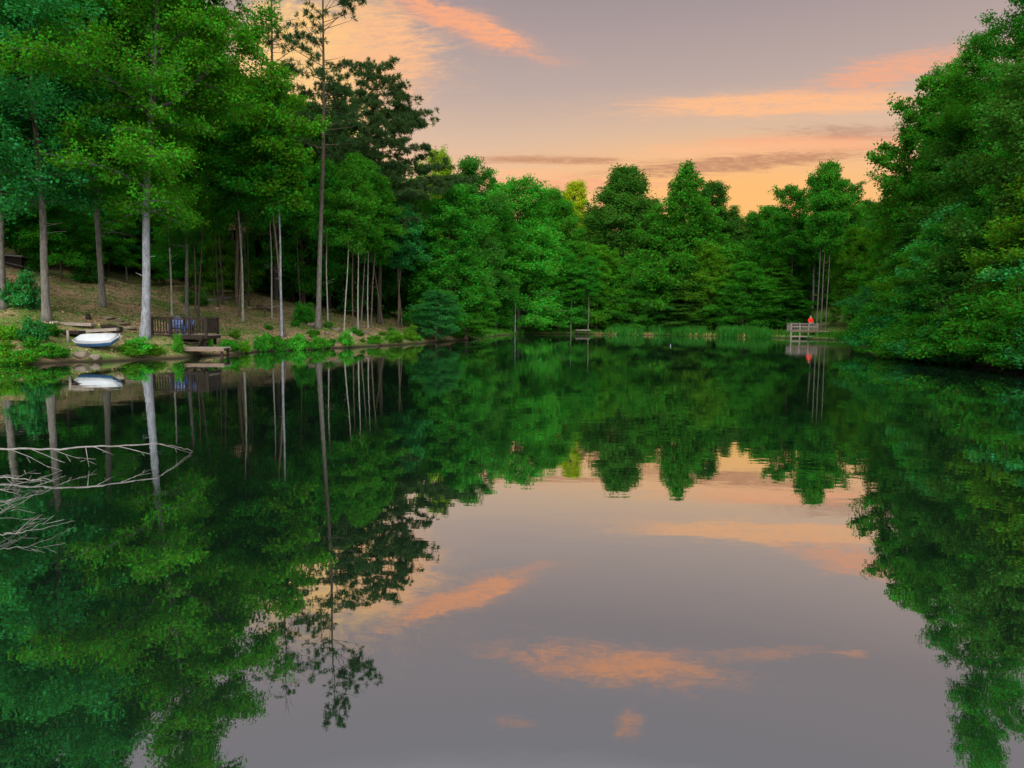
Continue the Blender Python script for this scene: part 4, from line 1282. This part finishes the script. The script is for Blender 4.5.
def build_world():
    w = bpy.data.worlds.new('World'); scene.world = w; w.use_nodes = True
    nt = w.node_tree; nt.nodes.clear()
    out = N(nt, 'ShaderNodeOutputWorld'); bg = N(nt, 'ShaderNodeBackground')
    nt.links.new(bg.outputs[0], out.inputs[0])
    tc = N(nt, 'ShaderNodeTexCoord')
    sep = N(nt, 'ShaderNodeSeparateXYZ'); nt.links.new(tc.outputs['Generated'], sep.inputs[0])
    x, y, z = sep.outputs
    el = math_(nt, 'MULTIPLY', math_(nt, 'ARCSINE', z), 180 / math.pi)
    yy = math_(nt, 'MAXIMUM', y, .06)
    az = math_(nt, 'MULTIPLY', math_(nt, 'DIVIDE', x, yy), 180 / math.pi)      # straight streaks of cloud stay straight on this chart
    ce_ = math_(nt, 'MULTIPLY', math_(nt, 'DIVIDE', z, yy), 180 / math.pi)
    f = N(nt, 'ShaderNodeMapRange'); f.inputs[1].default_value = 0; f.inputs[2].default_value = 90
    nt.links.new(el, f.inputs[0])
    k = 1 / 90
    # clear twilight sky by elevation, overhead stops raised as added fill light
    base = ramp(nt, f.outputs[0], [(0, (.85, .34, .12)), (8 * k, (.92, .47, .20)), (11.5 * k, (.88, .52, .30)), (14.5 * k, (.69, .48, .34)), (18 * k, (.51, .385, .335)),
                                   (24 * k, (.36, .285, .287)), (33 * k, (.365, .325, .36)), (44 * k, ZEN_FILL1), (65 * k, ZEN_FILL2)])
    col = base.outputs[0]
    # the sky towards the sunset is warmer; behind the camera it is brightened as added fill
    back = N(nt, 'ShaderNodeMapRange', interpolation_type='SMOOTHSTEP')
    back.inputs[1].default_value = .15; back.inputs[2].default_value = -.5
    nt.links.new(y, back.inputs[0])
    col = mix(nt, col, BACK_FILL, back.outputs[0])

    def gauss(ca, ce, sa, se, rot=0.0):
        da = math_(nt, 'SUBTRACT', az, ca); de = math_(nt, 'SUBTRACT', ce_, ce)
        c, s = math.cos(R(rot)), math.sin(R(rot))
        u = math_(nt, 'ADD', math_(nt, 'MULTIPLY', da, c / sa), math_(nt, 'MULTIPLY', de, s / sa))
        v = math_(nt, 'ADD', math_(nt, 'MULTIPLY', da, -s / se), math_(nt, 'MULTIPLY', de, c / se))
        r2 = math_(nt, 'ADD', math_(nt, 'MULTIPLY', u, u), math_(nt, 'MULTIPLY', v, v))
        return math_(nt, 'EXPONENT', math_(nt, 'MULTIPLY', r2, -1.0)), u, v

    # streaky cloud texture in azimuth / elevation
    cb = N(nt, 'ShaderNodeCombineXYZ')
    nt.links.new(az, cb.inputs[0]); nt.links.new(ce_, cb.inputs[1])
    def streak(sx, sy, scale, detail, rot, rough=.62, dist=.6, off=0):
        mp = N(nt, 'ShaderNodeMapping'); mp.inputs['Scale'].default_value = (sx, sy, 1); mp.inputs['Rotation'].default_value = (0, 0, R(rot)); mp.inputs['Location'].default_value = (off, off * .7, 0)
        nt.links.new(cb.outputs[0], mp.inputs[0])
        n = noise(nt, mp.outputs[0], scale, detail, rough); n.inputs['Distortion'].default_value = dist
        return n.outputs[0]
    n_h = streak(.15, 1.5, 1.0, 10, 0, .70, 1.6)
    n_r = streak(.20, .85, 1.0, 10, 12, .70, 1.6, off=4)
    n_l = streak(.20, .80, 1.0, 10, -18, .70, 1.6, off=2)
    n_p = streak(.26, .42, 1.0, 10, -10, .68, 1.6, off=9)
    n_f = streak(.55, 2.6, 1.0, 6, 4, .65, 1.0, off=13)
    n_g = streak(1.1, 4.2, 1.0, 6, -5, .65, 1.2, off=21)
    # glow low over the sunset
    ga, ge = pix_azel(745, 200)
    g, _, _ = gauss(ga, ge, 17, 4.5)
    col = mix(nt, col, (1.0, .50, .13), math_(nt, 'MULTIPLY', g, .9))

    def cloud(px, py, wpx, hpx, rot, colr, amt, tex, thr=(.40, .62)):
        nonlocal col
        a, e = pix_azel(px, py)
        G, u, v = gauss(a, e, wpx / FPX * 57.3, hpx / FPX * 57.3, rot)
        s = math_(nt, 'ADD', tex, math_(nt, 'MULTIPLY_ADD', G, .40, -.425))
        s = math_(nt, 'ADD', s, math_(nt, 'MULTIPLY', n_g, .25))
        mr = N(nt, 'ShaderNodeMapRange', interpolation_type='SMOOTHSTEP')
        mr.inputs[1].default_value = thr[0]; mr.inputs[2].default_value = thr[1]
        nt.links.new(s, mr.inputs[0])
        m = math_(nt, 'MULTIPLY', math_(nt, 'MULTIPLY', mr.outputs[0], math_(nt, 'MINIMUM', math_(nt, 'MULTIPLY', G, 1.8), 1.0)), amt)
        m = math_(nt, 'MINIMUM', math_(nt, 'MULTIPLY', m, math_(nt, 'MULTIPLY_ADD', n_f, 2.2, -.15)), 1.0)
        col = mix(nt, col, colr, m)
    PINK = (.95, .40, .20); PEACH = (.98, .50, .24); GOLD = (1.0, .60, .22); DUSK = (.58, .27, .13); GREY = (.48, .26, .17)
    for c in CLOUDS(PINK, PEACH, GOLD, DUSK, GREY, n_h, n_r, n_p, n_l):
        cloud(*c)
    # a little of the physical sky on top
    sky = N(nt, 'ShaderNodeTexSky', sky_type='NISHITA'); sky.sun_disc = False
    sky.sun_elevation = FILL_EL; sky.sun_rotation = FILL_AZ
    col = mix(nt, col, sky.outputs[0], .006, 'ADD')
    nt.links.new(col, bg.inputs[0])
    bg.inputs[1].default_value = 1.0


ZEN_FILL1 = (1.0, 1.0, 1.0)  # overhead sky, out of view, raised as added fill for the foliage
ZEN_FILL2 = (3.0, 3.05, 3.1)
BACK_FILL = (2.8, 2.75, 2.7)  # unseen sky behind the camera, brightened to fill the foliage


def CLOUDS(PINK, PEACH, GOLD, DUSK, GREY, n_h, n_r, n_p, n_l):
    W = (.26, .74)
    return [
        (310, 70, 90, 85, 0, GOLD, 1.0, n_p, (.16, .58)),
        (385, 48, 62, 48, -14, PEACH, .95, n_l, (.20, .66)),
        (465, 24, 75, 13, -20, PINK, 1.0, n_l, (.16, .55)),
        (785, 104, 135, 11, 2, PEACH, 1.0, n_h, (.14, .48)),
        (820, 143, 110, 8, 1, PINK, .8, n_h, (.14, .5)),
        (885, 72, 80, 15, 12, PINK, .75, n_h, (.2, .6)),
        (970, 55, 60, 16, 10, PINK, .5, n_r, W),
        (860, 132, 100, 10, 0, GREY, .7, n_h, (.28, .70)),
        (760, 150, 160, 11, 2, PEACH, .8, n_h, (.26, .70)),
        (735, 164, 140, 9, 5, DUSK, .95, n_h, (.22, .56)),
        (545, 160, 90, 5, 0, DUSK, .85, n_h, (.24, .58)),
        (560, 184, 130, 7, 0, PINK, .9, n_h, (.26, .62)),
        (500, 173, 80, 6, 0, PEACH, .8, n_h, (.26, .66)),
        # overhead wisps seen only in the water
        (640, -55, 130, 22, 6, PINK, .95, n_r, (.22, .70)),
        (780, -38, 110, 10, -5, PINK, .4, n_r, (.28, .80)),
        (886, -34, 24, 5, 0, PINK, .6, n_h, (.28, .72)),
        (650, -128, 18, 22, 30, PINK, .6, n_p, (.36, .72)),
        (520, -128, 40, 10, 0, PINK, .35, n_p, (.36, .72)),
    ]


build_world()

fill_sun_d = bpy.data.lights.new('sun', 'SUN')  # fill lamp added behind the camera to light the foliage
fill_sun_d.energy = 5.0
fill_sun_d.angle = R(45)
fill_sun_d.color = (1, .95, .88)
sun = bpy.data.objects.new('sun', fill_sun_d); C.objects.link(sun)
sv = Vector((math.sin(FILL_AZ) * math.cos(FILL_EL), math.cos(FILL_AZ) * math.cos(FILL_EL), math.sin(FILL_EL)))
sun.rotation_euler = sv.to_track_quat('Z', 'Y').to_euler()

vs = scene.view_settings
vs.view_transform = 'Standard'
try: vs.look = 'None'
except Exception: pass
vs.gamma = 1; vs.exposure = 0.0; vs.use_curve_mapping = False
scene.render.engine = 'CYCLES'
scene.cycles.max_bounces = 6
scene.cycles.diffuse_bounces = 3
scene.cycles.glossy_bounces = 3
scene.cycles.transmission_bounces = 4
scene.render.resolution_x = 1024; scene.render.resolution_y = 768
